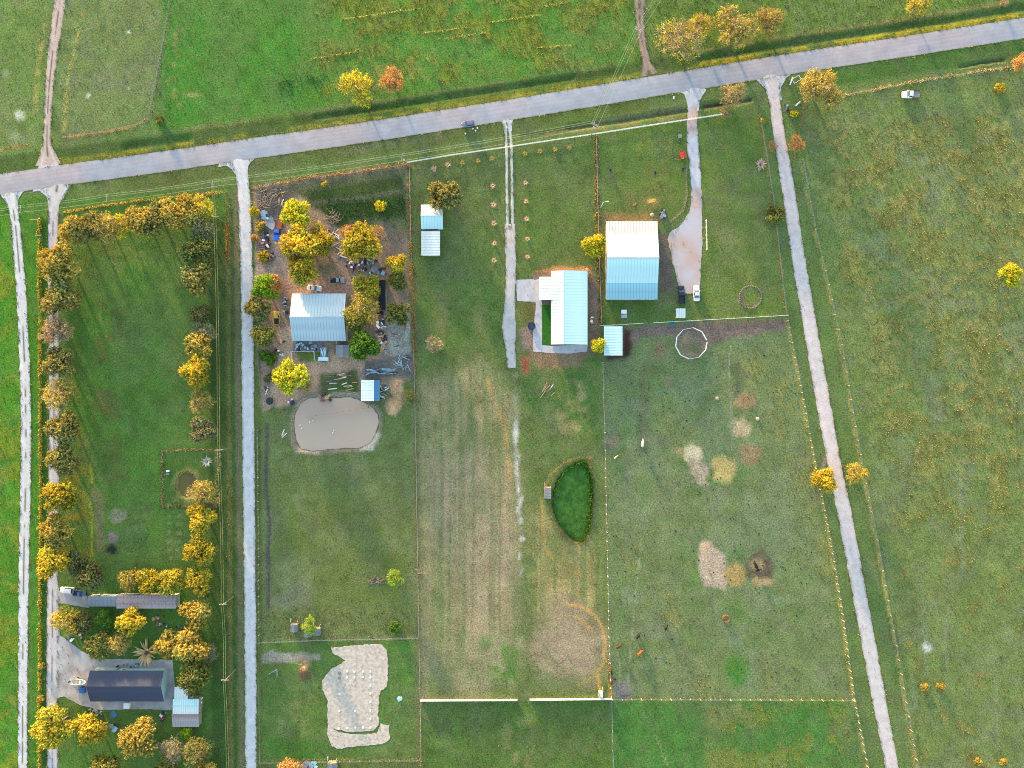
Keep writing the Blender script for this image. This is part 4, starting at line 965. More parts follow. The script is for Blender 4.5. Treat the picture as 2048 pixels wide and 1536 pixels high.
tree(648, 367, 6, 'bush', 'gold', "tiny yellow shrub near the orange grass of the homestead's north fence", name="shrub", cat="shrub")
tree(530, 578, 26, 'full', 'lime', "yellow-green tree at the homestead entrance on the lane")
tree(548, 570, 20, 'full', 'rust', "red-orange tree behind the yellow-green one at the entrance")
tree(518, 614, 28, 'oak', 'oak', "brown-orange tree overhanging the lane by the yellow truck")
tree(498, 616, 12, 'airy', 'ochre', "small brown tree reaching over the pale lane")
tree(528, 670, 26, 'oak', 'olive', "olive tree along the lane west of the silver-roofed house")
tree(534, 716, 17, 'bush', 'green', "low green tree along the lane below the olive one")
tree(580, 756, 34, 'full', 'yellow', "bright yellow tree north-west of the duck pond")
tree(612, 772, 18, 'bare', 'ochre', "thin brown tree against the bright yellow tree by the duck pond")
tree(538, 756, 11, 'bush', 'dark', "small dark shrub between the lane and the bright yellow tree", name="shrub", cat="shrub")
tree(822, 794, 17, 'airy', 'olive', "soft green tree on the fence east of the dirt mounds")
for i, (x, y, r, t) in enumerate([(506, 422, 11, 'yellow'), (519, 452, 12, 'ochre'), (508, 474, 9, 'rust'), (524, 512, 13, 'gold')]):
    tree(x, y, r, 'bush', t, f"{ORD[i]} shrub from the north on the lane side of the scrap yard", "shrubs along the scrap yard", name="shrub", cat="shrub")
tree(790, 1156, 18, 'airy', 'lime', "sparse light green tree in the pasture below the duck pond")
tree(618, 1252, 18, 'airy', 'lime', "light green tree between the three small grey sheds")
tree(788, 1258, 13, 'bush', 'green', "low green shrub near the fence above the building pad", name="shrub", cat="shrub")
tree(582, 1538, 24, 'airy', 'rust', "orange tree cut by the bottom edge east of the long lane")
# parcel 3 / 4 and roadside
tree(890, 388, 34, 'oak', 'oak', "orange-brown tree beside the two white sheds")
tree(872, 430, 12, 'bare', 'ochre', "small bare tree overhanging the gap between the two white sheds")
tree(870, 690, 18, 'bare', 'pinkish', "pale pink leafless bush alone in the mown field", name="shrub", cat="shrub")
tree(1187, 492, 25, 'full', 'yellow', "yellow tree against the west wall of the big barn")
tree(1197, 692, 15, 'full', 'yellow', "small yellow tree west of the small shed below the barn")
tree(1174, 548, 11, 'bush', 'pinkish', "dry tan shrub at the north-east corner of the white house", name="shrub", cat="shrub")
tree(1555, 432, 22, 'bush', 'olive', "dark round shrub on the west edge of the right-hand lane", name="shrub", cat="shrub")
tree(1466, 190, 31, 'bare', 'ochre', "spreading bare tree over the dark ditch by the white fence end")
tree(1452, 224, 14, 'bare', 'ochre', "little bare tree inside the end of the white fence")
tree(716, 176, 35, 'airy', 'yellow', "yellow feathery tree on the north verge of the road")
tree(785, 162, 27, 'airy', 'rust', "orange feathery tree on the north verge next to the yellow one")
tree(1362, 76, 46, 'bare', 'gold', "largest bare golden tree north of the road")
tree(1402, 52, 26, 'airy', 'gold', "yellow tree tucked behind the largest bare golden tree")
tree(1470, 56, 42, 'airy', 'ochre', "orange tree second in the clump north of the road")
tree(1540, 40, 32, 'airy', 'ochre', "orange tree at the east end of the clump north of the road")
tree(1837, 10, 24, 'airy', 'gold', "yellow-orange tree at the top edge near the right corner")
tree(2008, 6, 9, 'bare', 'pinkish', "small bare bush at the top edge close to the right corner", name="shrub", cat="shrub")
tree(1642, 178, 44, 'airy', 'ochre', "big orange tree at the mouth of the right-hand lane")
tree(1593, 288, 18, 'airy', 'rust', "orange feathery tree along the leaning rail east of the right-hand lane")
tree(1546, 292, 12, 'bare', 'rust', "orange bare bush on the west side of the right-hand lane", name="shrub", cat="shrub")
tree(1590, 226, 8, 'bush', 'yellow', "small yellow-green shrub near the lane mouth", name="shrub", cat="shrub")
tree(1526, 240, 7, 'bush', 'gold', "tiny gold shrub by the tyres west of the lane mouth", name="shrub", cat="shrub")
tree(2004, 175, 11, 'bush', 'gold', "low yellow shrub in the right-hand field near the road", name="shrub", cat="shrub")
tree(2044, 124, 20, 'airy', 'rust', "orange tree cut by the right edge beside the road")
tree(2019, 550, 23, 'full', 'yellow', "lone bright yellow tree in the right-hand field")
tree(1648, 960, 25, 'full', 'gold', "gold shrub tree overhanging the west side of the right-hand lane")
tree(1713, 947, 23, 'airy', 'gold', "gold feathery tree on the east side of the right-hand lane")
tree(318, 240, 11, 'bush', 'olive', "small olive bush at the fence corner north of the road", name="shrub", cat="shrub")
for i, (x, y) in enumerate([(1852, 1376), (1884, 1376), (1960, 1526), (2010, 1526)]):
    tree(x, y, 9, 'bush', 'ochre', f"{ORD[i]} low orange shrub from the left in the lower right field", "shrubs in the lower right field", name="shrub", cat="shrub")

# ------------------------------------------------------------------ spiky plants
def spiky_mesh(seed, n, w, up):
    r = np.random.default_rng(seed); mb = MB()
    for k in range(n):
        a = TAU * k / n + r.normal(0, 0.15); e = r.uniform(0.15, up); l = r.uniform(0.7, 1.05)
        d = Vector((math.cos(a) * math.cos(e), math.sin(a) * math.cos(e), math.sin(e))); s = Vector((-math.sin(a), math.cos(a), 0)) * w
        m = d * l * 0.5 + Vector((0, 0, 0.06)); t = d * l - Vector((0, 0, 0.08))
        mb.add([Vector((0, 0, 0)) - s * 0.7, Vector((0, 0, 0)) + s * 0.7, m + s, m - s, t], [(0, 1, 2, 3), (3, 2, 4)])
    me = mb.mesh("blades"); set_cols(me, np.repeat(np.random.default_rng(seed + 1).uniform(0.7, 1.2, (n, 1)) * np.ones((1, 3)), 5, axis=0)[:len(me.vertices)])
    me.materials.append(M_leaf); return me
SPK = [spiky_mesh(3 + k, 42, 0.055, 1.1) for k in range(3)]; SPW = [spiky_mesh(9 + k, 30, 0.09, 0.9) for k in range(2)]
def spiky(px, py, r, col, label, wide=False, group=None):
    root = thing("spiky_plant", label, "plant", W(px, py), 0, group)
    m = (SPW if wide else SPK)
    o = link("blades", m[int(px) % len(m)], None, root); o.scale = (r * S * 1.15, r * S * 1.15, r * S * 0.8); o.rotation_euler = (0, 0, px * 1.7); o.color = (*col, 1)
    c = MB().lathe((0, 0, 0), [(0.12, 0), (0.1, 0.25), (0.03, 0.4)], 7).build("stem_base", M_bark, root); c.scale = (r * S, r * S, r * S)
    return root
TANP = (0.62, 0.42, 0.27)
for i, (x, y) in enumerate([(986, 372), (987, 410), (988, 447), (989, 487), (988, 521)]):
    spiky(x, y, 7.5, TANP, f"{ORD[i]} tan spiky plant from the road on the west side of the grassy drive", False, "spiky plants lining the grassy drive")
for i, (x, y) in enumerate([(1051, 366), (1052, 403), (1053, 438), (1055, 478), (1055, 514)]):
    spiky(x, y, 7, TANP, f"{ORD[i]} tan spiky plant from the road on the east side of the grassy drive", False, "spiky plants lining the grassy drive")
for i, x in enumerate((868, 896)):
    spiky(x, 338 - i * 8, 8, TANP, f"{ORD[i]} tan spiky plant from the west just inside the long white fence", False, "spiky plants inside the white fence")
for i, (x, y) in enumerate([(925, 326), (956, 322), (984, 318), (1050, 308), (1080, 303), (1110, 299), (1138, 296)]):
    spiky(x, y, 7, (0.46, 0.34, 0.09), f"{ORD[i]} yellow spiky plant from the west just inside the long white fence", False, "spiky plants inside the white fence")
spiky(415, 923, 13, (0.42, 0.42, 0.36), "pale grey agave inside the square of tall grass", True)
spiky(1520, 330, 14, (0.46, 0.34, 0.26), "pale pink fan palm by the fence west of the right-hand lane", True)
spiky(295, 1304, 30, (0.62, 0.42, 0.2), "feathery tan palm north of the dark-roofed house", False)
spiky(1268, 1300 - 900 + 8, 7, (0.30, 0.22, 0.10), "tan spiky clump north of the big barn")

# ------------------------------------------------------------------ buildings
M_white = mat("white_painted_metal", (0.48, 0.52, 0.50), 0.45, 0.0, var=0.10, scale=0.35, spec=0.5)
M_teal = mat("galvanised_and_skylit_sheet", (0.40, 0.57, 0.57), 0.45, 0.05, var=0.08, scale=0.35, spec=0.5)  # on south roof slopes the blue skylit shade is put into this colour
M_tealdk = mat("dark_teal_and_skylit_sheet", (0.20, 0.38, 0.43), 0.45, 0.05, var=0.12, scale=0.5, spec=0.5)  # on the barn's south skirt, sky reflection and shade are painted in
M_white_skylit = mat("skylit_white_sheet", (0.54, 0.66, 0.64), 0.45, 0.0, var=0.05, scale=0.3)  # same white roof, with the east slope's cyan shade put into the colour
M_sunblush = mat("sunlit_blush_sheet", (0.37, 0.36, 0.37), 0.45, 0.0, var=0.1, scale=0.4)  # barn's north skirt: pinkish cast of the low sun painted in
M_silver = mat("silver_roof_sheet", (0.31, 0.38, 0.41), 0.4, 0.1, var=0.08, scale=0.3, spec=0.5)
M_shingle = mat("charcoal_shingles", alb(70, 76, 98), 0.9, var=0.16, scale=1.5, bump=0.02)
M_rust = mat("rusted_sheet", alb(172, 138, 132), 0.7, 0.0, col2=alb(190, 186, 192), scale=0.7, spec=0.4)
M_sheetg = mat("grey_sheet", alb(150, 152, 160), 0.5, 0.3, var=0.15, scale=0.8)
M_bluepan = mat("blue_sheet", alb(86, 146, 190), 0.5, 0.1, var=0.12, scale=0.8)
M_black = mat("black_roll_roofing", alb(40, 42, 52), 0.85, var=0.15, scale=1.0)
M_wall = mat("cream_siding", alb(206, 206, 200), 0.8, var=0.06, scale=0.8)
M_wallg = mat("pale_green_siding", alb(178, 206, 212), 0.8, var=0.05, scale=0.8)
M_wood = mat("weathered_wood", alb(150, 138, 126), 0.9, var=0.22, scale=2.5, stretch=(1, 6, 1), bump=0.01)
M_woodw = mat("fresh_timber", alb(216, 172, 122), 0.85, var=0.2, scale=2.5)
M_redw = mat("red_paint", alb(196, 62, 52), 0.6, var=0.15, scale=2)
M_rustpipe = mat("rusty_pipe", alb(158, 98, 78), 0.7, 0.2, var=0.2, scale=3)
M_glass = mat("window_glass", (0.03, 0.045, 0.07), 0.06, 0.0, var=0.1, scale=1, spec=0.7)
M_wht = mat("white_paint", (0.66, 0.65, 0.63), 0.6, var=0.06, scale=2)
M_dark = mat("dark_metal", (0.03, 0.03, 0.035), 0.5, 0.3, var=0.2, scale=2)
M_tarp = mat("blue_tarpaulin", alb(44, 96, 166), 0.5, var=0.15, scale=2)
M_navy = mat("navy_plastic", alb(44, 58, 96), 0.5, var=0.15, scale=2)
M_green = mat("green_plastic", alb(40, 92, 88), 0.5, var=0.15, scale=2)

def building(name, label, cat, along, a0, a1, prof, roofs, wall, pw=1.0, seam=0.04, cap=None, inset=0.35, openings=True, base=(None), walls=True):
    """along: axis of the ridge; a0, a1: extent along it; prof: (position across, height) from the north/west eave over the ridge to the other eave"""
    zb = min(z for _, z in prof)
    amid = (a0 + a1) / 2; cmid = (prof[0][0] + prof[-1][0]) / 2
    f = 1 - zb / ALT
    def wa(a): return ((a - 1024) if along == 'x' else (768 - a)) * S * f
    def wc(c, z): return ((768 - c) if along == 'x' else (c - 1024)) * S * (1 - z / ALT)
    A0, A1 = sorted((wa(a0), wa(a1)))
    C = [(wc(c, z), z) for c, z in prof]
    oa, oc = (A0 + A1) / 2, (C[0][0] + C[-1][0]) / 2
    loc = (oa, oc, 0) if along == 'x' else (oc, oa, 0)
    root = thing(name, label, cat, loc)
    def P(a, c, z): return (a - oa, c - oc, z) if along == 'x' else (c - oc, a - oa, z)
    n = max(1, round((A1 - A0) / pw)); w = (A1 - A0) / n
    for k in range(len(C) - 1):
        (c0, z0), (c1, z1) = C[k], C[k + 1]
        d = Vector((0, c1 - c0, z1 - z0)) if along == 'x' else Vector((c1 - c0, 0, z1 - z0))
        u = Vector((1, 0, 0)) if along == 'x' else Vector((0, 1, 0))
        nrm = u.cross(d).normalized(); nrm = nrm if nrm.z > 0 else -nrm
        t = 0.05; mb = MB(); g = 0.012
        def slab(x0, x1, h0, h1):
            b = [u * x0, u * x1, u * x1 + d, u * x0 + d]
            vs = [p + nrm * h0 for p in b] + [p + nrm * h1 for p in b]
            fs = [(0, 1, 2, 3), (7, 6, 5, 4), (0, 4, 5, 1), (1, 5, 6, 2), (2, 6, 7, 3), (3, 7, 4, 0)]
            # consistent outward faces
            out = []
            cen = sum((Vector(v) for v in vs), Vector()) / 8
            for q in fs:
                a_, b_, c_ = (Vector(vs[i]) for i in q[:3]); fc = sum((Vector(vs[i]) for i in q), Vector()) / 4
                out.append(q if (b_ - a_).cross(c_ - a_).dot(fc - cen) > 0 else q[::-1])
            mb.add(vs, out)
        slab(g, w - g, -t, 0)
        if seam: slab(w - g - 0.05, w - g, 0.0, seam)
        me = mb.mesh("roof_panel"); me.materials.append(roofs[min(k, len(roofs) - 1)])
        for q in range(n):
            link("roof_panel", me, None, root, P(A0 + q * w, c0, z0))
    zr = max(z for _, z in C); kr = [z for _, z in C].index(zr)
    if 0 < kr < len(C) - 1:
        ca = MB(); cpos = P((A0 + A1) / 2, C[kr][0], zr + 0.06)
        ca.box(cpos, ((A1 - A0) + 0.1, 0.35, 0.06) if along == 'x' else (0.35, (A1 - A0) + 0.1, 0.06)); ca.build("ridge_cap", cap or roofs[0], root)
    if walls:
        sgn = 1 if C[0][0] < C[-1][0] else -1
        def zat(c):
            cs = sorted(C); 
            return float(np.interp(c, [q[0] for q in cs], [q[1] for q in cs])) - 0.12
        cl, ch = sorted((C[0][0], C[-1][0])); cl += inset; ch -= inset
        for c in (cl, ch):
            h = zat(c); p = P((A0 + A1) / 2, c, h / 2)
            MB().box(p, (A1 - A0 - 2 * inset, 0.15, h) if along == 'x' else (0.15, A1 - A0 - 2 * inset, h)).build("wall", wall, root)
        for a in (A0 + inset, A1 - inset):
            cs = [cl + 0.08] + sorted(c for c, _ in C if cl < c < ch) + [ch - 0.08]
            pts = [(c, zat(c)) for c in cs]; V = []; m = len(pts)
            for da in (-0.07, 0.07):
                V += [P(a + da, cs[0], 0), P(a + da, cs[-1], 0)] + [P(a + da, c, z) for c, z in pts[::-1]]
            k = m + 2
            F = [tuple(range(k)), tuple(range(2 * k - 1, k - 1, -1))] + [(i, (i + 1) % k, k + (i + 1) % k, k + i) for i in range(k)]
            o = MB().add(V, F).build("wall", wall, root)
        if openings:
            for q, a in enumerate(np.linspace(A0, A1, 4)[1:3]):
                c = ch + 0.08 if q == 0 else cl - 0.08
                p = P(a, c, 1.0); dims = (1.0, 0.06, 2.0) if along == 'x' else (0.06, 1.0, 2.0)
                dd = MB().box(p, dims).build("door", M_wood, root)
                p2 = P(a + 2.2, c, 1.5); d2 = (1.1, 0.05, 0.9) if along == 'x' else (0.05, 1.1, 0.9)
                ww = MB().box(p2, d2).build("window", M_wht, root)
                e = 0.03 if q == 0 else -0.03
                MB().box(P(a + 2.2, c + e, 1.5), (0.9, 0.04, 0.7) if along == 'x' else (0.04, 0.9, 0.7)).build("pane", M_glass, ww)
    return root
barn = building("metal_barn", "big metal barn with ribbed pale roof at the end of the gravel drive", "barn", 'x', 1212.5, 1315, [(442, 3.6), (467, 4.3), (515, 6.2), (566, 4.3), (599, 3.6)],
                [M_sunblush, M_white, M_teal, M_tealdk], M_wall, 1.0)
house = building("white_house", "long white metal-roofed house with an L-shaped plan", "house", 'y', 542, 689, [(1102, 3.3), (1127, 4.9), (1175, 3.2)], [M_white, M_white_skylit], M_wall, 1.0)
# west wing of the white house: lean gable running into the main roof
wing = MB(); fz = 1 - 3.3 / ALT
def wl(px, py, z): q = W(px, py, z); return (q.x - house.location.x, q.y - house.location.y, z)
npan = 8
for q in range(npan):
    y0 = 554 + (600 - 554) * q / npan; y1 = 554 + (600 - 554) * (q + 1) / npan - 0.25
    me = MB(); a, b, c, d = wl(1078, y0, 3.1), wl(1078, y1, 3.1), wl(1106, y1, 3.62), wl(1106, y0, 3.62)
    lo = [(p[0], p[1], p[2] - 0.06) for p in (a, b, c, d)]
    me.add([a, b, c, d] + lo, [(0, 1, 2, 3), (7, 6, 5, 4), (0, 4, 5, 1), (1, 5, 6, 2), (2, 6, 7, 3), (3, 7, 4, 0)]).build("roof_panel", M_white, house)
for (p, q) in (((1080.5, 556), (1080.5, 598)), ((1081, 556), (1102, 556)), ((1081, 598), (1102, 598))):
    a = Vector(wl(*p, 0)); b = Vector(wl(*q, 0)); m = (a + b) / 2; dx = abs(b.x - a.x); dy = abs(b.y - a.y)
    MB().box((m.x, m.y, 1.5), (max(dx, 0.14), max(dy, 0.14), 3.0)).build("wall", M_wall, house)
building("silver_house", "homestead house under a silver-blue metal roof with wide eaves", "house", 'x', 584, 692, [(587, 3.4), (609, 4.6), (634, 6.0), (659, 4.6), (682, 3.4)], [M_silver], M_wall, 1.0)
building("white_shed", "northern white shed beside the orange-brown tree", "shed", 'x', 842, 886, [(409, 2.6), (431, 3.3), (458, 2.5)], [M_white, M_teal], M_wall, 0.9)
building("white_shed", "southern white shed with a plain flat roof in the mown field", "shed", 'y', 462, 511, [(842.5, 2.6), (880, 2.9)], [M_white], M_wall, 0.9)
building("pond_shed", "white shed with a blue eastern roof strip beside the duck pond", "shed", 'y', 760, 802, [(722, 2.6), (747, 2.8), (759, 2.5)], [mat('warm_white_sheet', (0.74, 0.70, 0.62), 0.5, var=0.05), M_bluepan], M_wood, 0.9)
building("blue_white_shed", "small shed with half blue and half white roof below the barn", "shed", 'y', 652, 711, [(1208, 2.8), (1245, 3.1)], [M_teal], M_wood, 0.9)
dk = building("dark_house", "house with a charcoal shingle roof on the gravel yard", "house", 'x', 180, 328, [(1341, 3.4), (1373, 5.4), (1403, 3.3)], [M_shingle], M_wallg, 1.2, seam=0.0, inset=0.5)
building("camper_trailer", "pale grey camper trailer at the west end of the rusted roof", "trailer", 'x', 176, 232, [(1193, 2.7), (1203, 2.9), (1213, 2.7)], [M_sheetg], M_wht, 1.3, inset=0.05)
building("rusted_trailer", "long mobile home with a rust-streaked roof north of the dark house", "trailer", 'x', 233, 352, [(1191, 2.9), (1204, 3.1), (1217, 2.9)], [M_rust], M_wall, 1.2, inset=0.1)
building("patched_shed", "patched shed of white and blue sheets east of the dark-roofed house", "shed", 'x', 346, 398, [(1398, 2.7), (1412, 3.0), (1428, 3.0)], [M_teal, M_white], M_wood, 0.7, inset=0.2)
building("patched_shed", "rusty striped lean-to joined to the south side of the patched shed", "shed", 'x', 345, 398, [(1428.5, 2.9), (1454, 2.3)], [M_rust], M_wood, 0.55, inset=0.2)
building("patched_shed", "pale sheet carport north of the patched shed beside the dark olive tree", "shed", 'x', 349, 376, [(1374, 2.5), (1398, 2.7)], [M_white], M_wood, 0.7, inset=0.15)
building("black_shed", "long narrow shed with a black roof east of the gold trees", "shed", 'y', 560, 621, [(757, 2.5), (771, 2.7)], [M_black], M_wood, 2.0, seam=0.02, inset=0.15)
building("lean_to", "small grey two-tone lean-to behind the silver-roofed house", "shed", 'y', 690, 714, [(672, 2.4), (685, 2.7), (698, 2.3)], [M_sheetg], M_wood, 0.8, inset=0.15)
for nm, x0, x1, y0, y1, l in (("w", 581, 595, 1249, 1264, "westernmost of three small grey sheds in the rough grass"), ("m", 609, 623, 1262, 1274, "middle one of three small grey sheds in the rough grass"), ("e", 627, 640, 1257, 1271, "easternmost of three small grey sheds in the rough grass")):
    building("small_shed", l, "shed", 'y', y0, y1, [(x0, 1.7), ((x0 + x1) / 2, 2.0), (x1, 1.7)], [M_sheetg], M_wood, 0.8, inset=0.1)
building("pond_hut", "grey-blue hut on the west bank of the weedy pond", "shed", 'y', 975, 997, [(1089, 2.0), (1102, 2.3)], [M_sheetg], M_wood, 0.9, inset=0.1)
building("white_canopy", "square white flat-topped canopy south of the black pickup", "canopy", 'y', 617, 636, [(1352, 2.2), (1361, 2.35), (1371, 2.2)], [M_white], M_wht, 1.6, seam=0.0, walls=False)
building("white_hut", "tiny white hut at the corner of the bottom white fence", "hut", 'y', 1386, 1395, [(1198, 1.8), (1206, 1.9)], [M_white], M_wht, 1.6, seam=0.0, inset=0.08)
building("roadside_shed", "small grey shed cut by the bottom edge left of the building pad's fence", "shed", 'y', 1526, 1540, [(655, 1.8), (664, 2.0), (673, 1.7)], [M_sheetg], M_wood, 0.8, inset=0.1)
for k, x in enumerate((1355, 1368)):
    pass
can = [o for o in COL.objects if o.name.startswith("white_canopy")][0]
for sx in (-1, 1):
    for sy in (-1, 1):
        MB().box((sx * 1.35, sy * 1.3, 1.1), (0.1, 0.1, 2.2)).build("post", M_wht, can)
# porch step and lean porch of the dark house
pr = W(256, 1409, 0, 0); p_ = MB().box((0, 0, 0.5), (2.0, 1.9, 1.0)).build("white_box", M_wht, None, pr); 
tag(p_, "white box standing against the south side of the dark-roofed house", "box")

# playhouse with red roof
ph = thing("playhouse", "little red-roofed playhouse beside the barn drive", "playhouse", W(1364, 313), 0.35)
MB().box((0, 0, 0.8), (1.5, 1.6, 1.6)).build("wall", M_redw, ph)
for s_ in (-1, 1):
    MB().box((s_ * 0.5, 0, 1.85), (1.2, 2.0, 0.07), tilt=(0, s_ * 0.55)).build("roof", M_redw, ph)
MB().box((0, -0.82, 0.6), (0.5, 0.05, 1.1)).build("door", M_wht, ph)
MB().box((0.4, 1.2, 0.45), (0.5, 1.6, 0.1), tilt=(0.5, 0)).build("slide", M_redw, ph)

# ------------------------------------------------------------------ vehicles
M_tyre = mat("tyre_rubber", (0.018, 0.018, 0.018), 0.8, var=0.2)
M_rim = mat("wheel_rim", (0.45, 0.45, 0.47), 0.3, 0.8, var=0.05)
M_lamp = mat("lamp_lens", (0.8, 0.8, 0.75), 0.1, 0.0, var=0.02)
M_tail = mat("tail_lens", (0.4, 0.02, 0.02), 0.2, 0.0, var=0.05)
_paint = {}
def paint(rgb):
    if rgb not in _paint:
        _paint[rgb] = mat("car_paint_%d" % len(_paint), rgb, 0.28, 0.15, var=0.05, scale=1.0, spec=0.5, coat=0.6)
    return _paint[rgb]
def loft(secs):
    mb = MB(); R = []
    for x, hw, z0, z1 in secs:
        c = min(0.16, (z1 - z0) * 0.35)
        R += [(x, -hw, z0), (x, -hw, z1 - c), (x, -hw + c * 1.1, z1), (x, 0, z1 + 0.03), (x, hw - c * 1.1, z1), (x, hw, z1 - c), (x, hw, z0)]
    n = 7; F = []
    for i in range(len(secs) - 1):
        for k in range(n - 1): F.append((i * n + k, (i + 1) * n + k, (i + 1) * n + k + 1, i * n + k + 1))
        F.append((i * n + n - 1, (i + 1) * n + n - 1, (i + 1) * n, i * n))
    F.append(tuple(range(n))[::-1]); F.append(tuple((len(secs) - 1) * n + k for k in range(n)))
    return mb.add(R, [f[::-1] for f in F])
def quad(name, pts, m, parent, th=0.03):
    v = [Vector(p) for p in pts]; nr = (v[1] - v[0]).cross(v[2] - v[0]).normalized() * th
    return MB().add(v + [p + nr for p in v], [(3, 2, 1, 0), (4, 5, 6, 7), (0, 1, 5, 4), (1, 2, 6, 5), (2, 3, 7, 6), (3, 0, 4, 7)]).build(name, m, parent)
def vehicle(name, label, cat, px, py, heading, kind, rgb, L=4.7, Wd=1.85, bed=None):
    """heading in degrees on the plan: 0 = east, 90 = north"""
    pm = paint(rgb); root = thing(name, label, cat, W(px, py, 0, 0.04 if abs(px - 936) > 30 else 0.08), math.radians(heading))
    hw = Wd / 2; h = L / 2
    suv = kind in ('suv',); pk = kind in ('pickup', 'flatbed')
    zt = 0.95 if not pk else 1.05; zr = 1.45 if kind == 'sedan' else (1.72 if suv else 1.82)
    if kind == 'sedan':
        S_ = [(-h, hw * .8, .4, .74), (-h + .15, hw * .95, .3, .9), (-h * .55, hw, .26, .96), (0, hw, .25, .94), (h * .5, hw, .26, .9), (h - .25, hw * .94, .3, .76), (h, hw * .72, .38, .66)]
        xb0, xb1, xr0, xr1 = -h * .62, h * .34, -h * .3, h * .06
    elif suv:
        S_ = [(-h, hw * .86, .45, .98), (-h + .12, hw * .97, .34, 1.06), (-h * .5, hw, .3, 1.06), (0, hw, .3, 1.05), (h * .45, hw, .3, 1.02), (h - .25, hw * .95, .34, .9), (h, hw * .76, .42, .78)]
        xb0, xb1, xr0, xr1 = -h * .94, h * .36, -h * .8, h * .08; zt = 1.04
    else:
        S_ = [(-h * .12, hw * .98, .42, 1.06), (h * .3, hw, .4, 1.06), (h * .5, hw, .4, 1.04), (h - .25, hw * .96, .42, .98), (h, hw * .82, .48, .9)]
        xb0, xb1, xr0, xr1 = -h * .1, h * .46, -h * .06, h * .26
    body = loft(S_).build("body", pm, root)
    b0 = (xb0, hw * .93); b1 = (xb1, hw * .9); r0 = (xr0, hw * .72); r1 = (xr1, hw * .7)
    B0L, B0R, B1L, B1R = [(b[0], s_ * b[1], zt) for b in (b0, b1) for s_ in (1, -1)]
    R0L, R0R, R1L, R1R = [(b[0], s_ * b[1], zr) for b in (r0, r1) for s_ in (1, -1)]
    quad("windshield", (B1L, R1L, R1R, B1R)[::-1], M_glass, root); quad("rear_window", (B0R, R0R, R0L, B0L)[::-1], M_glass, root)
    quad("side_window", (B0L, R0L, R1L, B1L)[::-1], M_glass, root); quad("side_window", (B1R, R1R, R0R, B0R)[::-1], M_glass, root)
    e = 0.06
    loft([(xr0 - e, hw * .74, zr - .02, zr + .05), (xr1 + e, hw * .72, zr - .02, zr + .05)]).build("roof", pm, root)
    for s_ in (1, -1):
        MB().tube([(xb1, s_ * hw * .9, zt), (xr1, s_ * hw * .71, zr)], 0.05, 5).build("pillar", pm, root)
        MB().tube([(xb0, s_ * hw * .93, zt), (xr0, s_ * hw * .73, zr)], 0.06, 5).build("pillar", pm, root)
        MB().box((xb1 - .15, s_ * (hw + .1), zt + .08), (.16, .22, .14)).build("mirror", pm, root)
        MB().box((h - .06, s_ * hw * .6, .68 if kind == 'sedan' else .8), (.14, .3, .14)).build("headlight", M_lamp, root)
        MB().box((-h + .04, s_ * hw * .72, .75 if kind == 'sedan' else .85), (.1, .25, .18)).build("tail_light", M_tail, root)
        for x in (-h * .6, h * .6):
            w = MB().lathe((0, 0, 0), [(.22, -.11), (.34, -.1), (.36, 0), (.34, .1), (.22, .11)], 14).mesh("tyre"); w.materials.append(M_tyre)
            t = link("wheel", w, None, root, (x, s_ * (hw - .1), .36)); t.rotation_euler = (math.pi / 2, 0, 0)
            rm = MB().lathe((0, 0, 0), [(.2, -.12), (.2, .12)], 10).build("rim", M_rim, t)
    MB().box((h + .02, 0, .42), (.12, hw * 1.7, .16)).build("bumper", M_dark if pk else pm, root); MB().box((-h - .02, 0, .45), (.12, hw * 1.7, .16)).build("bumper", M_dark if pk else pm, root)
    if pk:
        bm_ = bed or pm; x0, x1 = -h, -h * .13; xm = (x0 + x1) / 2; ll = x1 - x0
        MB().box((xm, 0, .62), (ll, hw * 1.9, .3)).build("bed_floor", M_dark if kind == 'pickup' else bm_, root)
        if kind == 'pickup':
            for s_ in (1, -1): MB().box((xm, s_ * (hw - .06), .86), (ll, .12, .42)).build("bed_side", pm, root)
            MB().box((x0 + .05, 0, .86), (.09, hw * 1.8, .42)).build("tailgate", pm, root)
        else:
            for q in range(6):
                y = -hw * .95 + hw * 1.9 * (q + .5) / 6
                MB().box((xm, y, .83), (ll, hw * 1.9 / 6 - .03, .06)).build("plank", bm_, root)
            for s_ in (1, -1): MB().box((xm, s_ * hw, .9), (ll, .08, .18)).build("side_rail", M_rustpipe if bed is M_rustpipe else M_dark, root)
            MB().box((x1 - .05, 0, 1.15), (.08, hw * 1.8, .7)).build("headboard", M_rim if bed is not M_rustpipe else M_rustpipe, root)
    return root
M_bedw = mat("flatbed_planks", alb(152, 142, 150), 0.85, var=0.15, scale=2)
vehicle("parked_car", "dark blue-grey car parked on the south shoulder of the main road", "car", 936, 250, 188.6 + 180 - 360 + 180, 'suv', (0.10, 0.13, 0.20), 4.3, 1.85)
vehicle("flatbed_truck", "white pickup with a grey plank flatbed in the right-hand field", "pickup", 1819, 191, 180, 'flatbed', (0.62, 0.62, 0.63), 6.0, 2.3, M_bedw)
vehicle("white_sedan", "white sedan parked north of the silver-roofed house", "car", 630, 577, -6, 'sedan', (0.6, 0.6, 0.62), 4.8, 1.9)
vehicle("yellow_pickup", "old yellow pickup west of the silver-roofed house", "pickup", 555, 636, 91, 'pickup', (0.62, 0.42, 0.04), 4.6, 1.9)
vehicle("black_pickup", "black pickup parked at the foot of the barn yard", "pickup", 1362, 590, 93, 'pickup', (0.012, 0.016, 0.03), 6.0, 2.2)
vehicle("white_car", "white sedan parked next to the black pickup", "car", 1392, 587, 92, 'sedan', (0.6, 0.6, 0.62), 5.2, 2.1)
vehicle("white_car", "white car parked by the lane north of the camper", "car", 137, 1179, 176, 'suv', (0.62, 0.61, 0.59), 4.6, 2.0)
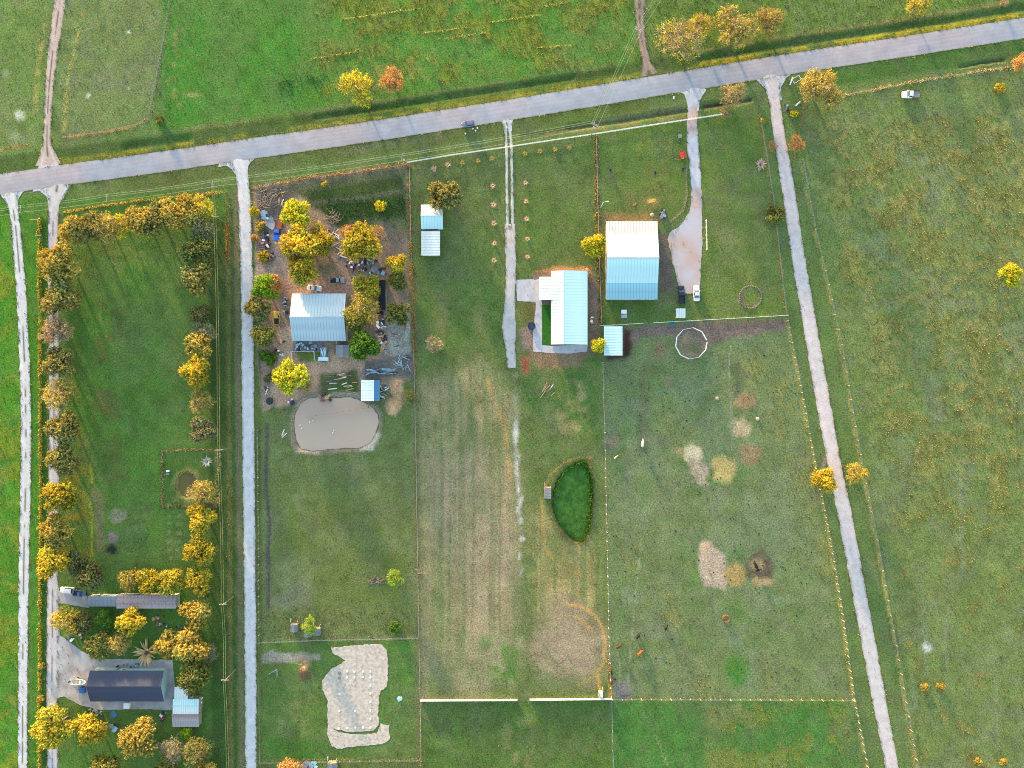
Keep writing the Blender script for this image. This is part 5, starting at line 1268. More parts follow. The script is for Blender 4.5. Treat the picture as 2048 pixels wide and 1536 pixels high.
vehicle("blue_pickup", "dark blue pickup behind the white car near the camper", "pickup", 162, 1185, -5, 'pickup', (0.06, 0.10, 0.20), 4.4, 1.9)
vehicle("blue_truck", "truck with a blue cab and rusty red flatbed by the round yellow tree", "truck", 557, 462, 262, 'flatbed', (0.02, 0.12, 0.55), 7.0, 2.3, M_rustpipe)
vehicle("grey_pickup", "grey pickup parked under the thin bare tree", "pickup", 676, 562, 2, 'pickup', (0.24, 0.24, 0.25), 4.9, 1.9)
# gooseneck trailer with red rails
tr = thing("red_trailer", "long flat trailer with red side rails along the scrap yard", "trailer", W(524, 484), math.radians(94))
for s_ in (-1, 1): MB().box((0, s_ * 0.95, 0.7), (7.0, 0.14, 0.22)).build("side_rail", mat("faded_red", alb(176, 98, 104), 0.7, var=0.2, scale=2), tr)
for k in range(9): MB().box((-3.2 + k * 0.8, 0, 0.62), (0.3, 1.8, 0.06)).build("plank", M_wood, tr)
for s_ in (-1, 1):
    for x in (-1.5, -0.6):
        w = MB().lathe((0, 0, 0), [(.2, -.1), (.34, -.09), (.34, .09), (.2, .1)], 12).mesh("wheel"); w.materials.append(M_tyre)
        o = link("wheel", w, None, tr, (x, s_ * 1.05, .34)); o.rotation_euler = (math.pi / 2, 0, 0)
# boat on a trailer
bt = thing("motor_boat", "white open boat on a trailer at the west gable of the dark house", "boat", W(160, 1361), math.radians(-2))
bs = [(-2.7, .95, .55, 1.25), (-1, 1.05, .5, 1.25), (1, .98, .55, 1.3), (2.1, .6, .75, 1.38), (2.75, .08, 1.1, 1.42)]
mb = MB(); ring = []
for x, w_, z0, z1 in bs: ring += [(x, -w_, z1), (x, -w_ * .75, z0 + .1), (x, 0, z0), (x, w_ * .75, z0 + .1), (x, w_, z1), (x, w_ * .85, z1), (x, w_ * .7, z0 + .3), (x, -w_ * .7, z0 + .3), (x, -w_ * .85, z1)]
n = 9; F = [(i * n + k, (i + 1) * n + k, (i + 1) * n + (k + 1) % n, i * n + (k + 1) % n) for i in range(len(bs) - 1) for k in range(n)]
F += [tuple(range(n)), tuple((len(bs) - 1) * n + k for k in range(n))[::-1]]
mb.add(ring, F).build("hull", M_wht, bt)
for x in (-1.6, -.2): MB().box((x, 0, 1.15), (.5, 1.4, .12)).build("seat", M_woodw, bt)
MB().box((.8, 0, 1.35), (.6, .9, .45), taper=.8).build("console", M_wht, bt); MB().box((-2.85, 0, 1.2), (.4, .4, .7)).build("outboard_motor", M_dark, bt)
MB().box((0, 0, .4), (5.2, .3, .12)).build("trailer_frame", M_rim, bt)
for s_ in (-1, 1):
    w = MB().lathe((0, 0, 0), [(.15, -.1), (.3, -.08), (.3, .08), (.15, .1)], 12).mesh("wheel"); w.materials.append(M_tyre); o = link("wheel", w, None, bt, (-.6, s_ * 1.1, .3)); o.rotation_euler = (math.pi / 2, 0, 0)

# ------------------------------------------------------------------ fences
def along(pts, spacing):
    P = [Vector((p[0], p[1])) for p in pts]; out = []; carry = 0.0
    for a, b in zip(P[:-1], P[1:]):
        l = (b - a).length * S; n = max(1, round(l / spacing))
        for k in range(n): out.append(a.lerp(b, k / n))
    out.append(P[-1]); return out
_pm = {}
def post_mesh(h, r, m):
    k = (round(h, 2), round(r, 3), m.name)
    if k not in _pm:
        me = MB().lathe((0, 0, 0), [(r, -0.1), (r * 0.95, h - 0.05), (r * 0.6, h)], 6).mesh("post"); me.materials.append(m); _pm[k] = me
    return _pm[k]
def wire_fence(label, pts, spacing=3.5, h=1.25, r=0.07, post=None, wires=3, name="wire_fence", every=None):
    q = along(pts, spacing); o = W(q[0].x, q[0].y); root = thing(name, label, "fence", o)
    rr = random.Random(len(label)); T = []
    for k, p in enumerate(q):
        w = W(p.x + rr.uniform(-.6, .6) * 0.4, p.y + rr.uniform(-.4, .4) * 0.4) - o
        tall = every and k % every == 0
        pm_ = link("post", post_mesh(h * (1.25 if tall else 1), r * (1.5 if tall else 1), post or M_wood), None, root, w)
        pm_.rotation_euler = (rr.uniform(-.05, .05), rr.uniform(-.05, .05), 0); T.append(w)
    for k in range(wires):
        z = h * (0.35 + 0.28 * k); mb = MB(); mb.tube([t + Vector((0, 0, z)) for t in T], 0.014, 3, cap=False); mb.build("wire", M_rim, root)
    return root
def rail_fence(label, pts, spacing=2.4, h=1.35, rails=3, m=None, name="white_fence", gap=None, rw=0.16):
    m = m or M_wht; q = along(pts, spacing); o = W(q[0].x, q[0].y); root = thing(name, label, "fence", o); pmesh = None
    pb = MB().box((0, 0, h / 2), (0.13, 0.13, h + 0.1)).mesh("post"); pb.materials.append(m); cache = {}
    for k, p in enumerate(q):
        w = W(p.x, p.y) - o; link("post", pb, None, root, w)
        if k + 1 < len(q):
            w2 = W(q[k + 1].x, q[k + 1].y) - o; d = w2 - w; key = (round(d.x, 2), round(d.y, 2))
            if key not in cache:
                ang = math.atan2(d.y, d.x); L = d.length
                me = MB().box((d.x / 2, d.y / 2, 0), (L - 0.15, 0.06, rw), rz=ang).mesh("rail"); me.materials.append(m); cache[key] = me
            for j in range(rails): link("rail", cache[key], None, root, w + Vector((0, 0, h - 0.12 - j * (h - 0.3) / max(rails - 0.5, 1))))
    return root
def panel_fence(label, pts, spacing=2.4, h=1.35, m=None, name="panel_fence"):
    m = m or M_wht; q = along(pts, spacing); o = W(q[0].x, q[0].y); root = thing(name, label, "fence", o)
    pb = MB().box((0, 0, h / 2), (0.14, 0.14, h + 0.16)).mesh("post"); pb.materials.append(m); cache = {}
    for k, p in enumerate(q):
        w = W(p.x, p.y) - o; link("post", pb, None, root, w)
        if k + 1 < len(q):
            d = W(q[k + 1].x, q[k + 1].y) - o - w; key = (round(d.x, 2), round(d.y, 2))
            if key not in cache:
                me = MB().box((d.x / 2, d.y / 2, h / 2 + 0.05), (d.length - 0.2, 0.06, h - 0.12), rz=math.atan2(d.y, d.x)).mesh("panel"); me.materials.append(m); cache[key] = me
            link("panel", cache[key], None, root, w)
    return root
rail_fence("long white rail fence along the road frontage, west of the grassy drive", [(815, 326), (900, 312), (1003, 297)])
rail_fence("long white rail fence along the road frontage, east of the grassy drive", [(1003.5, 296.9), (1090, 284), (1190, 269), (1300, 252), (1376, 240.5)])
rail_fence("white rail gate and fence crossing the mouth of the barn drive", [(1377, 240.3), (1412, 235), (1457, 228)])
panel_fence("solid white panel fence at the bottom, west of the gap", [(842, 1399), (1034, 1398)])
panel_fence("solid white panel fence at the bottom, east of the gap", [(1060, 1397.5), (1223, 1396)])
rail_fence("white rail fence behind the small blue and white shed", [(1199, 652), (1285, 647)])
rail_fence("white rail fence along the south edge of the barn lawn", [(1307, 646), (1440, 638.5), (1574, 631)])
rail_fence("short white rail fence on the lawn east of the barn yard", [(1411, 441), (1412.5, 500)], rails=2)
rail_fence("white pipe fence round the patch of grass behind the silver house", [(584, 719), (584, 703), (629, 703), (630, 719)], spacing=1.9, rails=2, h=1.1, name="pipe_fence")
rail_fence("leaning orange pipe rail fence east of the right-hand lane mouth", [(1606, 207), (1598, 255), (1588, 318)], spacing=4, rails=2, m=M_rustpipe, name="pipe_fence")
rail_fence("weathered board fence between the garden and the duck pond", [(616, 834), (650, 828), (700, 821), (738, 815)], m=M_wood, h=1.2, name="board_fence")
rail_fence("weathered board fence round the pond shed yard", [(738, 815), (738, 770), (742, 757), (830, 752)], m=M_wood, h=1.2, name="board_fence")
rail_fence("crooked grey board fence on the lane side of the homestead", [(516, 690), (518, 730), (523, 770)], m=M_wood, h=1.2, spacing=2, name="board_fence")
wire_fence("wire fence between the homestead and the mown field", [(819, 330), (824, 560), (829, 750), (833, 930), (836, 1130), (838, 1276)], 3.4)
wire_fence("wire fence east of the building pad", [(838.5, 1280), (841, 1400), (843, 1560)], 3.4)
wire_fence("overgrown wire fence between the white house and the barn", [(1192, 272), (1195, 400), (1199, 540), (1203, 648)], 3.4)
wire_fence("white-posted wire fence between the mown field and the pasture", [(1205, 725), (1210, 900), (1214, 1100), (1218, 1290), (1222, 1392)], 3.0, post=M_wht, every=4)
wire_fence("wire fence along the west verge of the right-hand lane beside the lawn", [(1518, 228), (1532, 310), (1546, 400), (1559, 520), (1572, 630)], 4.0)
M_postl = mat("pale_post_wood", alb(226, 196, 150), 0.85, var=0.15, scale=3)
wire_fence("pale-posted wire fence along the pasture's east side by the lane", [(1574, 641), (1592, 730), (1613, 840), (1633, 950), (1656, 1062), (1681, 1212), (1707, 1397)], 2.5, post=M_postl, r=0.09, h=1.4)
wire_fence("pale-posted wire fence beside the lower right lane south of the pasture corner", [(1708, 1400), (1736, 1545), (1760, 1640)], 2.5, post=M_postl, r=0.09, h=1.4)
wire_fence("pale-posted wire fence between the pasture and the bottom right field", [(1224, 1397), (1400, 1397.5), (1560, 1398), (1705, 1399)], 3.3, post=M_postl, every=3)
wire_fence("wire fence along the east verge of the right-hand lane", [(1604, 320), (1630, 460), (1656, 570), (1682, 690), (1714, 880), (1753, 1080), (1791, 1290), (1836, 1545)], 5.0, post=M_postl, r=0.08)
wire_fence("white-post wire fence along the east side of the long lane", [(516, 860), (518, 1050), (519, 1285)], 2.6, post=M_wht, r=0.06)
wire_fence("wire fence round the building pad field on the lane side", [(519, 1356), (521, 1524)], 3.0)
wire_fence("wire fence across the rough grass north of the building pad", [(520, 1284), (640, 1279), (760, 1277), (836, 1275)], 3.4)
wire_fence("wire fence south of the building pad", [(521.5, 1524), (680, 1521), (839, 1519)], 3.4)
wire_fence("fence of the bottom middle field's east side", [(1223, 1400), (1227, 1560)], 3.4)
wire_fence("wire fence along the north field's edge at upper left", [(130, 276), (215, 264), (296, 245), (312, 170), (330, 70), (346, -30)], 4.0)
wire_fence("wire fence on the road side of the right-hand field", [(1690, 191), (1800, 171), (1900, 153), (2060, 129)], 4.0)
wire_fence("wire fence north of the homestead along the orange grass", [(505, 379), (600, 360), (700, 347), (812, 331)], 3.4)
rail_fence("open white metal gate at the entrance to the building pad", [(539, 1346), (556, 1336.5), (556, 1351)], rails=3, m=M_rim, spacing=2.9, name="metal_gate")
# round pen of ten white panels
rp = thing("round_pen", "ten-sided white pipe round pen in the pasture", "pen", W(1381, 687))
for k in range(10):
    a0 = TAU * k / 10 + 0.2; a1 = TAU * (k + 1) / 10 + 0.2; R_ = 31.5 * S
    if k == 9: a1 -= 0.12
    p0 = Vector((R_ * math.cos(a0), R_ * math.sin(a0), 0)); p1 = Vector((R_ * math.cos(a1), R_ * math.sin(a1), 0)); d = p1 - p0
    pn = MB()
    for z in (0.3, 0.7, 1.1, 1.5): pn.box(((p0 + p1) / 2 + Vector((0, 0, z))), (d.length, 0.08, 0.08), rz=math.atan2(d.y, d.x))
    for t in (0.02, 0.5, 0.98): pn.box(p0.lerp(p1, t) + Vector((0, 0, 0.78)), (0.08, 0.08, 1.56))
    pn.build("pen_panel", M_wht, rp)

# ------------------------------------------------------------------ power poles and wires
M_pole = mat("pole_wood", alb(150, 132, 116), 0.9, var=0.2, scale=2)
M_poled = mat("insulator_grey", alb(206, 200, 206), 0.5, var=0.1)
M_cable = mat("bare_conductor", alb(236, 226, 170), 0.6, 0.0, var=0.05)
def pole(px, py, label, adeg, h=10.5, arms=1, trans=False, light=False):
    root = thing("power_pole", label, "pole", W(px, py, h, 0.0), math.radians(adeg), "power poles")
    MB().tube([(0, 0, -0.1), (0, 0, h * .5), (0, 0, h)], [0.17, 0.14, 0.11], 8).build("pole", M_pole, root)
    for k in range(arms):
        z = h - 0.35 - k * 0.9
        am = MB().box((0, 0.16, z), (2.4, 0.12, 0.14)).build("cross_arm", M_poled, root)
        for x in (-1.1, 0.45, 1.1): MB().lathe((x, 0.16, z + .07), [(.05, 0), (.07, .1), (.05, .2), (.03, .26)], 7).build("insulator", M_poled, am)
    if trans: MB().lathe((0, -0.38, h - 2.6), [(.25, 0), (.27, .1), (.27, .8), (.2, .9)], 10).build("transformer", M_poled, root)
    return root
PP = [(1277, 57), (1190, 248), (804, 315), (425, 367), (213, 396), (40, 418)]
pole(1277, 57, "power pole with crossed arms in the north field track", -28, arms=2)
pole(1190, 248, "power pole with transformer inside the white frontage fence", -25, arms=2, trans=True)
pole(804, 315, "power pole at the west end of the white frontage fence", 80, trans=True)
pole(425, 367, "power pole near the mouth of the long lane", 82)
pole(213, 396, "power pole above the tree row's north hedge", 82)
pole(40, 418, "power pole between the two left-hand lanes", 82)
pole(430, 433, "pole carrying two thin wires at the lawn's north-east corner", 0, 9)
pole(437, 901, "pole by the north-east corner of the square of tall grass", 0, 9)
pole(445, 1210, "pole with a side bracket east of the rusted trailer", 0, 9)
pole(449, 1362, "pole with white fittings east of the dark olive tree", 0, 9)
def span(label, p, q, offs, h, h2=None, sag=0.9):
    a = W(*p, h, h); b = W(*q, h2 or h, h2 or h); root = thing("power_line", label, "wires", (a.x, a.y, 0), 0, "overhead wires")
    d = (b - a); t = Vector((-d.y, d.x, 0)).normalized()
    for o in offs:
        pts = []
        for k in range(13):
            u = k / 12; c = a.lerp(b, u) + t * o - Vector((a.x, a.y, 0)); c.z += 0.2 - sag * 4 * u * (1 - u); pts.append(c)
        MB().tube(pts, 0.04 if len(offs) > 2 else 0.018, 3, cap=False).build("wire", M_cable, root)
span("wires running off the top edge from the northern pole", (1277, 57), (1345, -50), (-1.1, 0.45, 1.1), 10.2)
span("wires crossing the main road to the northern pole", (1190, 248), (1277, 57), (-1.1, 0.45, 1.1), 10.2)
span("wires along the road over the white frontage fence", (804, 315), (1190, 248), (-1.1, 0.45, 1.1), 10.2)
span("wires along the road over the homestead frontage", (425, 367), (804, 315), (-1.1, 0.45, 1.1), 10.2)
span("wires along the road over the lawn's north edge", (213, 396), (425, 367), (-1.1, 0.45, 1.1), 10.2)
span("wires over the two left-hand lanes", (40, 418), (213, 396), (-1.1, 0.45, 1.1), 10.2)
span("wires leaving the left edge below the road", (-160, 446), (40, 418), (-1.1, 0.45, 1.1), 10.2)
span("short pair of wires dropping to the lawn's corner pole", (425, 367), (430, 433), (-.3, .3), 10.2, 8.8, 0.2)
span("pair of thin wires along the upper eastern row of trees", (430, 433), (437, 901), (-.35, .35), 8.8)
span("pair of thin wires beside the garden pond", (437, 901), (445, 1210), (-.35, .35), 8.8)
span("pair of thin wires east of the orange clump", (445, 1210), (449, 1362), (-.35, .35), 8.8)
span("pair of thin wires leaving the bottom edge", (449, 1362), (456, 1640), (-.35, .35), 8.8)
yl = thing("yard_light", "tall yard light pole north-west of the big barn", "lamp", W(1207, 404, 7, 0))
MB().tube([(0, 0, -.1), (0, 0, 7)], [0.12, 0.08], 7).build("pole", M_wht, yl)
MB().tube([(0, 0, 6.9), (1.2, 0.2, 7.1)], 0.04, 5).build("arm", M_wht, yl); MB().box((1.4, 0.22, 7.08), (.6, .25, .14)).build("lamp_head", M_wht, yl)
rs = thing("road_sign", "yellow diamond road sign on the south verge of the road", "sign", W(1821, 121), 0.15)
MB().tube([(0, 0, -.05), (0, 0, 2.3)], 0.04, 6).build("post", M_rim, rs)
MB().box((0, 0.06, 2.1), (0.85, 0.03, 0.85), tilt=(0, math.pi / 4)).build("sign_plate", mat("sign_yellow", alb(226, 196, 30), 0.5, var=0.04), rs)

# ------------------------------------------------------------------ animals
def skin_mesh(name, verts, edges, radii, sub=1):
    me = bpy.data.meshes.new(name); me.from_pydata(verts, edges, [])
    o = bpy.data.objects.new(name, me); COL.objects.link(o)
    sk = o.modifiers.new("skin", 'SKIN'); sk.use_smooth_shade = True
    for i, r in enumerate(radii):
        me.skin_vertices[0].data[i].radius = (r if isinstance(r, tuple) else (r, r))
    me.skin_vertices[0].data[0].use_root = True
    ss = o.modifiers.new("sub", 'SUBSURF'); ss.levels = sub; ss.render_levels = sub
    dg = bpy.context.evaluated_depsgraph_get(); dg.update()
    out = bpy.data.meshes.new_from_object(o.evaluated_get(dg)); out.name = name
    bpy.data.objects.remove(o); bpy.data.meshes.remove(me)
    return out
cv = [(0, 0, 1.08), (-.75, 0, 1.15), (.6, 0, 1.16), (.98, 0, 1.12), (1.3, 0, .85), (1.5, 0, .6), (-.98, 0, 1.1), (-1.05, 0, .6),
      (-.72, .22, .85), (-.8, .22, .5), (-.7, .22, .04), (-.72, -.22, .85), (-.8, -.22, .5), (-.7, -.22, .04),
      (.55, .22, .8), (.57, .22, .45), (.56, .22, .04), (.55, -.22, .8), (.57, -.22, .45), (.56, -.22, .04), (1.2, .22, .98), (1.2, -.22, .98)]
ce = [(0, 1), (0, 2), (2, 3), (3, 4), (4, 5), (1, 6), (6, 7), (1, 8), (8, 9), (9, 10), (1, 11), (11, 12), (12, 13), (2, 14), (14, 15), (15, 16), (2, 17), (17, 18), (18, 19), (3, 20), (3, 21)]
crr = [.42, .34, .36, .22, .15, .09, .05, .03, .17, .09, .07, .17, .09, .07, .14, .08, .07, .14, .08, .07, .05, .05]
COW = skin_mesh("cow_body", cv, ce, crr)
def cow(px, py, deg, col, label, s=1.0):
    m = mat("hide_%d_%d_%d" % tuple(int(c * 200) for c in col), col, 0.85, var=0.15, scale=2)
    me = COW.copy(); me.materials.clear(); me.materials.append(m)
    o = link("cow", me, None, None, W(px, py), math.radians(deg)); o.scale = (s, s, s)
    return tag(o, label, "cow", "cattle in the pasture")
cow(1284, 887, 85, (0.62, 0.58, 0.46), "cream cow standing alone in the upper pasture", 1.15)
cow(1231, 914, 40, (0.46, 0.36, 0.22), "tan calf near the fence below the cream cow", 0.75)
cow(1236, 1291, 35, (0.045, 0.02, 0.012), "dark brown cow by the white-posted fence", 1.05)
cow(1275, 1271, 55, (0.008, 0.007, 0.007), "black cow grazing east of the dark brown one", 1.0)
cow(1331, 1255, 65, (0.008, 0.007, 0.007), "black cow farthest east in the lower pasture", 0.85)
cow(1279, 1304, 50, (0.26, 0.06, 0.018), "orange-red cow in the lower pasture", 1.1)
cow(1222, 1342, 100, (0.035, 0.015, 0.01), "dark cow pressed against the fence above the white hut", 1.0)
cow(1223, 1362, 80, (0.08, 0.025, 0.015), "red-brown cow against the fence nearest the white hut", 0.95)
cow(1510, 1130, 110, (0.007, 0.007, 0.007), "black cow lying on the hay circle at centre right", 1.15)
cow(1514, 1139, 20, (0.007, 0.007, 0.007), "second black animal on the hay circle, just south-east of the first", 0.9)
DUCK = skin_mesh("duck_body", [(0, 0, .1), (-.25, 0, .14), (-.38, 0, .2), (.2, 0, .14), (.28, 0, .3), (.32, 0, .42), (.45, 0, .4)], [(0, 1), (1, 2), (0, 3), (3, 4), (4, 5), (5, 6)], [.17, .13, .05, .13, .07, .08, .03])
DUCK.materials.append(M_wht)
for i, (x, y, d) in enumerate([(625, 841, 30), (619, 844, 60), (600, 850, 200), (603, 856, 220), (667, 861, 70), (665, 866, 45)]):
    p = W(x, y, 0, -0.36); o = link("duck", DUCK, None, None, p, math.radians(d)); o.scale = (0.95, 0.95, 0.95)
    tag(o, ["northernmost white duck of the pair near the pond's west shore", "white duck just behind the northernmost one", "white duck closest to the pond's west shore", "white duck trailing the one closest to the west shore", "northern white duck of the pair in mid-pond", "southern white duck of the pair in mid-pond"][i], "duck", "ducks on the muddy pond")

# ------------------------------------------------------------------ footings on the building pad
fm = MB().box((0, 0, 0.16), (0.55, 0.55, 0.16), taper=0.9).mesh("footing"); fm.materials.append(M_wht)
fd = MB().box((0, 0, 0.22), (0.8, 0.8, 0.24), taper=0.9).mesh("footing"); fd.materials.append(M_sheetg)
rows = {}
for x, y in [(725.6, 1343), (741, 1343), (694, 1343), (709, 1344), (694, 1355), (709, 1355), (726, 1354), (741, 1355), (741, 1371), (741, 1387), (741, 1404), (741, 1421), (679, 1422), (741, 1437), (694, 1456), (711, 1455), (726, 1455), (741, 1455), (678, 1457), (710, 1422), (679, 1388)]:
    rows.setdefault(round(y / 6), []).append((x, y))
for ri, k in enumerate(sorted(rows)):
    for ci, (x, y) in enumerate(sorted(rows[k])):
        o = link("footing", fm, None, None, W(x, y)); tag(o, f"white footing block {ORD[ci]} from west, {ORD[ri]} row from north, sandy pad", "footing", "footings on the building pad")
for i, y in enumerate((1346, 1356)):
    tag(link("footing", fd, None, None, W(679, y)), f"{'northern' if i == 0 else 'southern'} dark grey footing at the north-west corner of the sandy pad", "footing", "footings on the building pad")

# ------------------------------------------------------------------ clutter
PAL = {'plank': [M_wood, M_woodw, M_wht], 'metal': [M_sheetg, M_rim, M_dark, M_tealdk], 'mix': [M_wood, M_sheetg, M_wht, M_navy, M_rustpipe, M_dark, M_woodw], 'stick': [M_pale, M_wood, M_pale], 'toy': [M_redw, M_wht, M_navy, M_tarp, M_woodw, M_green]}
def heap(name, label, cat, px, py, w, d, n, kind, pal, seed=1, rz=None, piece=None):
    """a pile: every piece its own part"""
    r = random.Random(seed); root = thing(name, label, cat, W(px, py)); w *= S; d *= S
    for k in range(n):
        x = r.uniform(-w / 2, w / 2); y = r.uniform(-d / 2, d / 2); a = r.uniform(0, math.pi) if rz is None else rz + r.gauss(0, .12)
        m = r.choice(PAL[pal])
        if kind == 'plank': MB().box((x, y, .08 + .05 * (k % 4)), (r.uniform(1.6, 3.0), r.uniform(.14, .3), .05), rz=a, tilt=(r.gauss(0, .05), r.gauss(0, .05))).build(piece or "plank", m, root)
        elif kind == 'stick':
            l = r.uniform(1.2, 3.2); e = Vector((math.cos(a), math.sin(a), r.uniform(.02, .3))) * l
            p = Vector((x, y, .1)); q = p + e * .5 + Vector((r.gauss(0, .25), r.gauss(0, .25), 0))
            MB().tube([p, q, p + e], [.09, .06, .03], 5).build(piece or "branch", m, root)
        elif kind == 'sheet': MB().box((x, y, .15 + .06 * (k % 5)), (r.uniform(1.2, 2.4), r.uniform(.7, 1.3), .04), rz=a, tilt=(r.gauss(0, .12), r.gauss(0, .12))).build(piece or "sheet", m, root)
        elif kind == 'drum': MB().lathe((x, y, 0), [(.28, 0), (.3, .1), (.3, .8), (.28, .9)], 10).build(piece or "drum", m, root)
        else:
            h = r.uniform(.3, .9); MB().box((x, y, h / 2), (r.uniform(.4, 1.3), r.uniform(.4, 1.0), h), rz=a, taper=r.uniform(.7, 1)).build(piece or "crate", m, root)
    return root
heap("branch_pile", "tangle of pale dead branches along the scrap yard's west fence", "branches", 519, 412, 8, 70, 37, 'stick', 'stick', 2)
heap("branch_pile", "heap of pale branches and sticks north of the grey slab", "branches", 538, 404, 26, 26, 37, 'stick', 'stick', 3)
heap("board_stack", "stack of grey and orange boards north-west of the round yellow tree", "boards", 562, 403, 10, 8, 9, 'plank', 'plank', 4, rz=1.35)
heap("scrap_heap", "scrap sheets scattered beside the grey slab", "scrap", 536, 434, 22, 18, 13, 'sheet', 'metal', 5)
heap("scrap_heap", "clutter of boxes around the red-railed trailer", "scrap", 532, 480, 14, 30, 23, 'box', 'mix', 6)
heap("board_stack", "bright fresh planks stacked between the two gold trees", "boards", 664, 488, 14, 8, 20, 'plank', 'plank', 7, rz=0.4)
heap("scrap_heap", "boards and crates in the brush south of the bare rust tree", "scrap", 664, 470, 24, 18, 27, 'plank', 'mix', 8)
heap("brush_pile", "rusty brush pile in the garden plot north of the gold trees", "brush", 668, 437, 18, 22, 40, 'stick', 'stick', 9)
heap("scrap_heap", "yard clutter east of the grey pickup", "scrap", 712, 532, 40, 22, 34, 'box', 'mix', 10)
heap("scrap_heap", "parts and machines by the gold tree near the east fence", "scrap", 742, 522, 26, 14, 17, 'box', 'metal', 11)
heap("junk_row", "long row of stacked junk south of the black roof, upper half", "junk", 762, 642, 16, 34, 44, 'box', 'mix', 12)
heap("junk_row", "long row of stacked junk south of the black roof, lower half", "junk", 762, 684, 18, 40, 51, 'sheet', 'mix', 13)
heap("scrap_heap", "pots and boxes on the cluttered grey patio", "scrap", 612, 692, 44, 14, 30, 'box', 'metal', 14)
heap("pipe_heap", "scattered metal pipes and bars north of the pond shed", "pipes", 762, 742, 54, 10, 37, 'plank', 'metal', 15, rz=0.1)
heap("pipe_heap", "loose rods and frames near the homestead's south-east corner", "pipes", 806, 724, 30, 24, 23, 'plank', 'metal', 16)
heap("garden_beds", "timber edged garden beds north of the duck pond", "garden bed", 684, 768, 62, 40, 20, 'plank', 'plank', 17, rz=0.12)
heap("scrap_heap", "small crates beside the garden beds at the yellow tree", "scrap", 650, 796, 24, 14, 17, 'box', 'mix', 18)
heap("scrap_heap", "burnt odds and ends by the lane south of the yellow tree", "scrap", 532, 776, 20, 14, 10, 'plank', 'mix', 19)
heap("pen_bits", "wire cages and boards east of the pond shed", "scrap", 768, 786, 12, 36, 20, 'plank', 'mix', 20)
heap("toy_heap", "bright toys and tools on the gravel yard's edge under the gold corner tree", "toys", 150, 1274, 30, 14, 14, 'box', 'toy', 21)
heap("scrap_heap", "dark odds and ends south of the charcoal roof", "scrap", 190, 1424, 28, 10, 12, 'box', 'metal', 22)
heap("scrap_heap", "clutter at the south-west corner of the patched shed", "scrap", 326, 1432, 14, 16, 9, 'box', 'mix', 23)
heap("scrap_heap", "clutter lining the east side of the patched shed", "scrap", 402, 1420, 6, 50, 10, 'box', 'mix', 24)
heap("scrap_heap", "chairs and pots in the grove north of the charcoal roof", "scrap", 318, 1240, 24, 16, 9, 'box', 'mix', 25)
heap("tub_row", "row of white-ringed tubs south-east of the rusted trailer", "tubs", 352, 1254, 44, 6, 6, 'drum', 'metal', 26)
heap("scrap_heap", "tubs along the north wall of the charcoal-roofed house", "scrap", 262, 1330, 60, 6, 9, 'drum', 'metal', 27)
heap("brush_pile", "grey brush heap in the pasture below the duck pond", "brush", 752, 1163, 20, 12, 20, 'stick', 'stick', 28)
heap("brush_pile", "brush heap on top of the brown dirt mound by the building pad", "brush", 609, 1328, 14, 10, 14, 'stick', 'stick', 29)
heap("driftwood", "white driftwood logs on the fence west of the weedy field's corner", "logs", 838, 1142, 8, 12, 6, 'stick', 'stick', 30)
heap("scrap_heap", "wreckage under the trees at the bottom edge right of the orange tree", "scrap", 620, 1530, 26, 12, 12, 'sheet', 'metal', 31)
heap("scrap_heap", "buckets and blue tubs in the grove below the patched shed", "scrap", 340, 1478, 50, 24, 10, 'drum', 'mix', 32)
heap("scrap_heap", "grey boards west of the orange-gold tree at lower left", "scrap", 228, 1456, 14, 10, 8, 'sheet', 'metal', 33)
heap("litter", "white bags and posts on the bank west of the duck pond", "litter", 566, 872, 12, 24, 5, 'plank', 'plank', 34)
heap("loose_boards", "orange boards lying in the burnt patch south of the white house", "boards", 1094, 780, 24, 20, 7, 'plank', 'plank', 35, rz=0.85)
heap("stone_pile", "grey stones on the dry mound north of the big barn", "stones", 1325, 428, 10, 16, 12, 'box', 'metal', 36, piece="stone")
heap("scrap_heap", "black and white scrap beside the mouth of the right-hand lane", "scrap", 1572, 214, 6, 12, 7, 'box', 'metal', 37)
heap("scrap_heap", "small pile of white litter east of the white house", "litter", 1182, 640, 6, 14, 7, 'box', 'plank', 38)

heap("scrap_heap", "scrap and boards along the dirt west of the widest gold tree", "scrap", 684, 508, 18, 26, 18, 'plank', 'mix', 41)
heap("scrap_heap", "small odds and ends between the lane shrubs and the blue-cab truck", "scrap", 540, 512, 18, 18, 12, 'box', 'mix', 42)
heap("scrap_heap", "crates and tin along the west wall of the silver-roofed house", "scrap", 572, 612, 8, 34, 16, 'box', 'metal', 43)
heap("scrap_heap", "tin sheets and tubs in the dirt north of the black-roofed shed", "scrap", 756, 545, 24, 16, 14, 'sheet', 'metal', 44)
heap("scrap_heap", "posts and tins on the pale soil near the homestead's east fence", "scrap", 800, 670, 22, 50, 16, 'plank', 'mix', 45)
heap("scrap_heap", "boards and rubble at the top left corner of the scrap yard", "scrap", 548, 385, 40, 12, 18, 'plank', 'mix', 46)
heap("scrap_heap", "tools and tubs on the pink dirt south of the yellow pickup", "scrap", 560, 700, 18, 34, 10, 'box', 'mix', 47)
def one(name, mb, m, label, cat, px, py, rz=0.0, z=None, group=None):
    return tag(mb.build(name, m, None, W(px, py, 0, 0.0 if z is None else z), rz), label, cat, group)
tk = thing("water_tank", "round black stock tank beside the white house's walk", "tank", W(1063, 652))
MB().lathe((0, 0, 0), [(1.25, 0), (1.3, .1), (1.3, .75), (1.2, .78), (1.15, .3)], 24).build("tank_wall", M_dark, tk)
MB().lathe((0, 0, .3), [(1.1, 0), (1.1, .05)], 24).build("water", M_glass, tk)
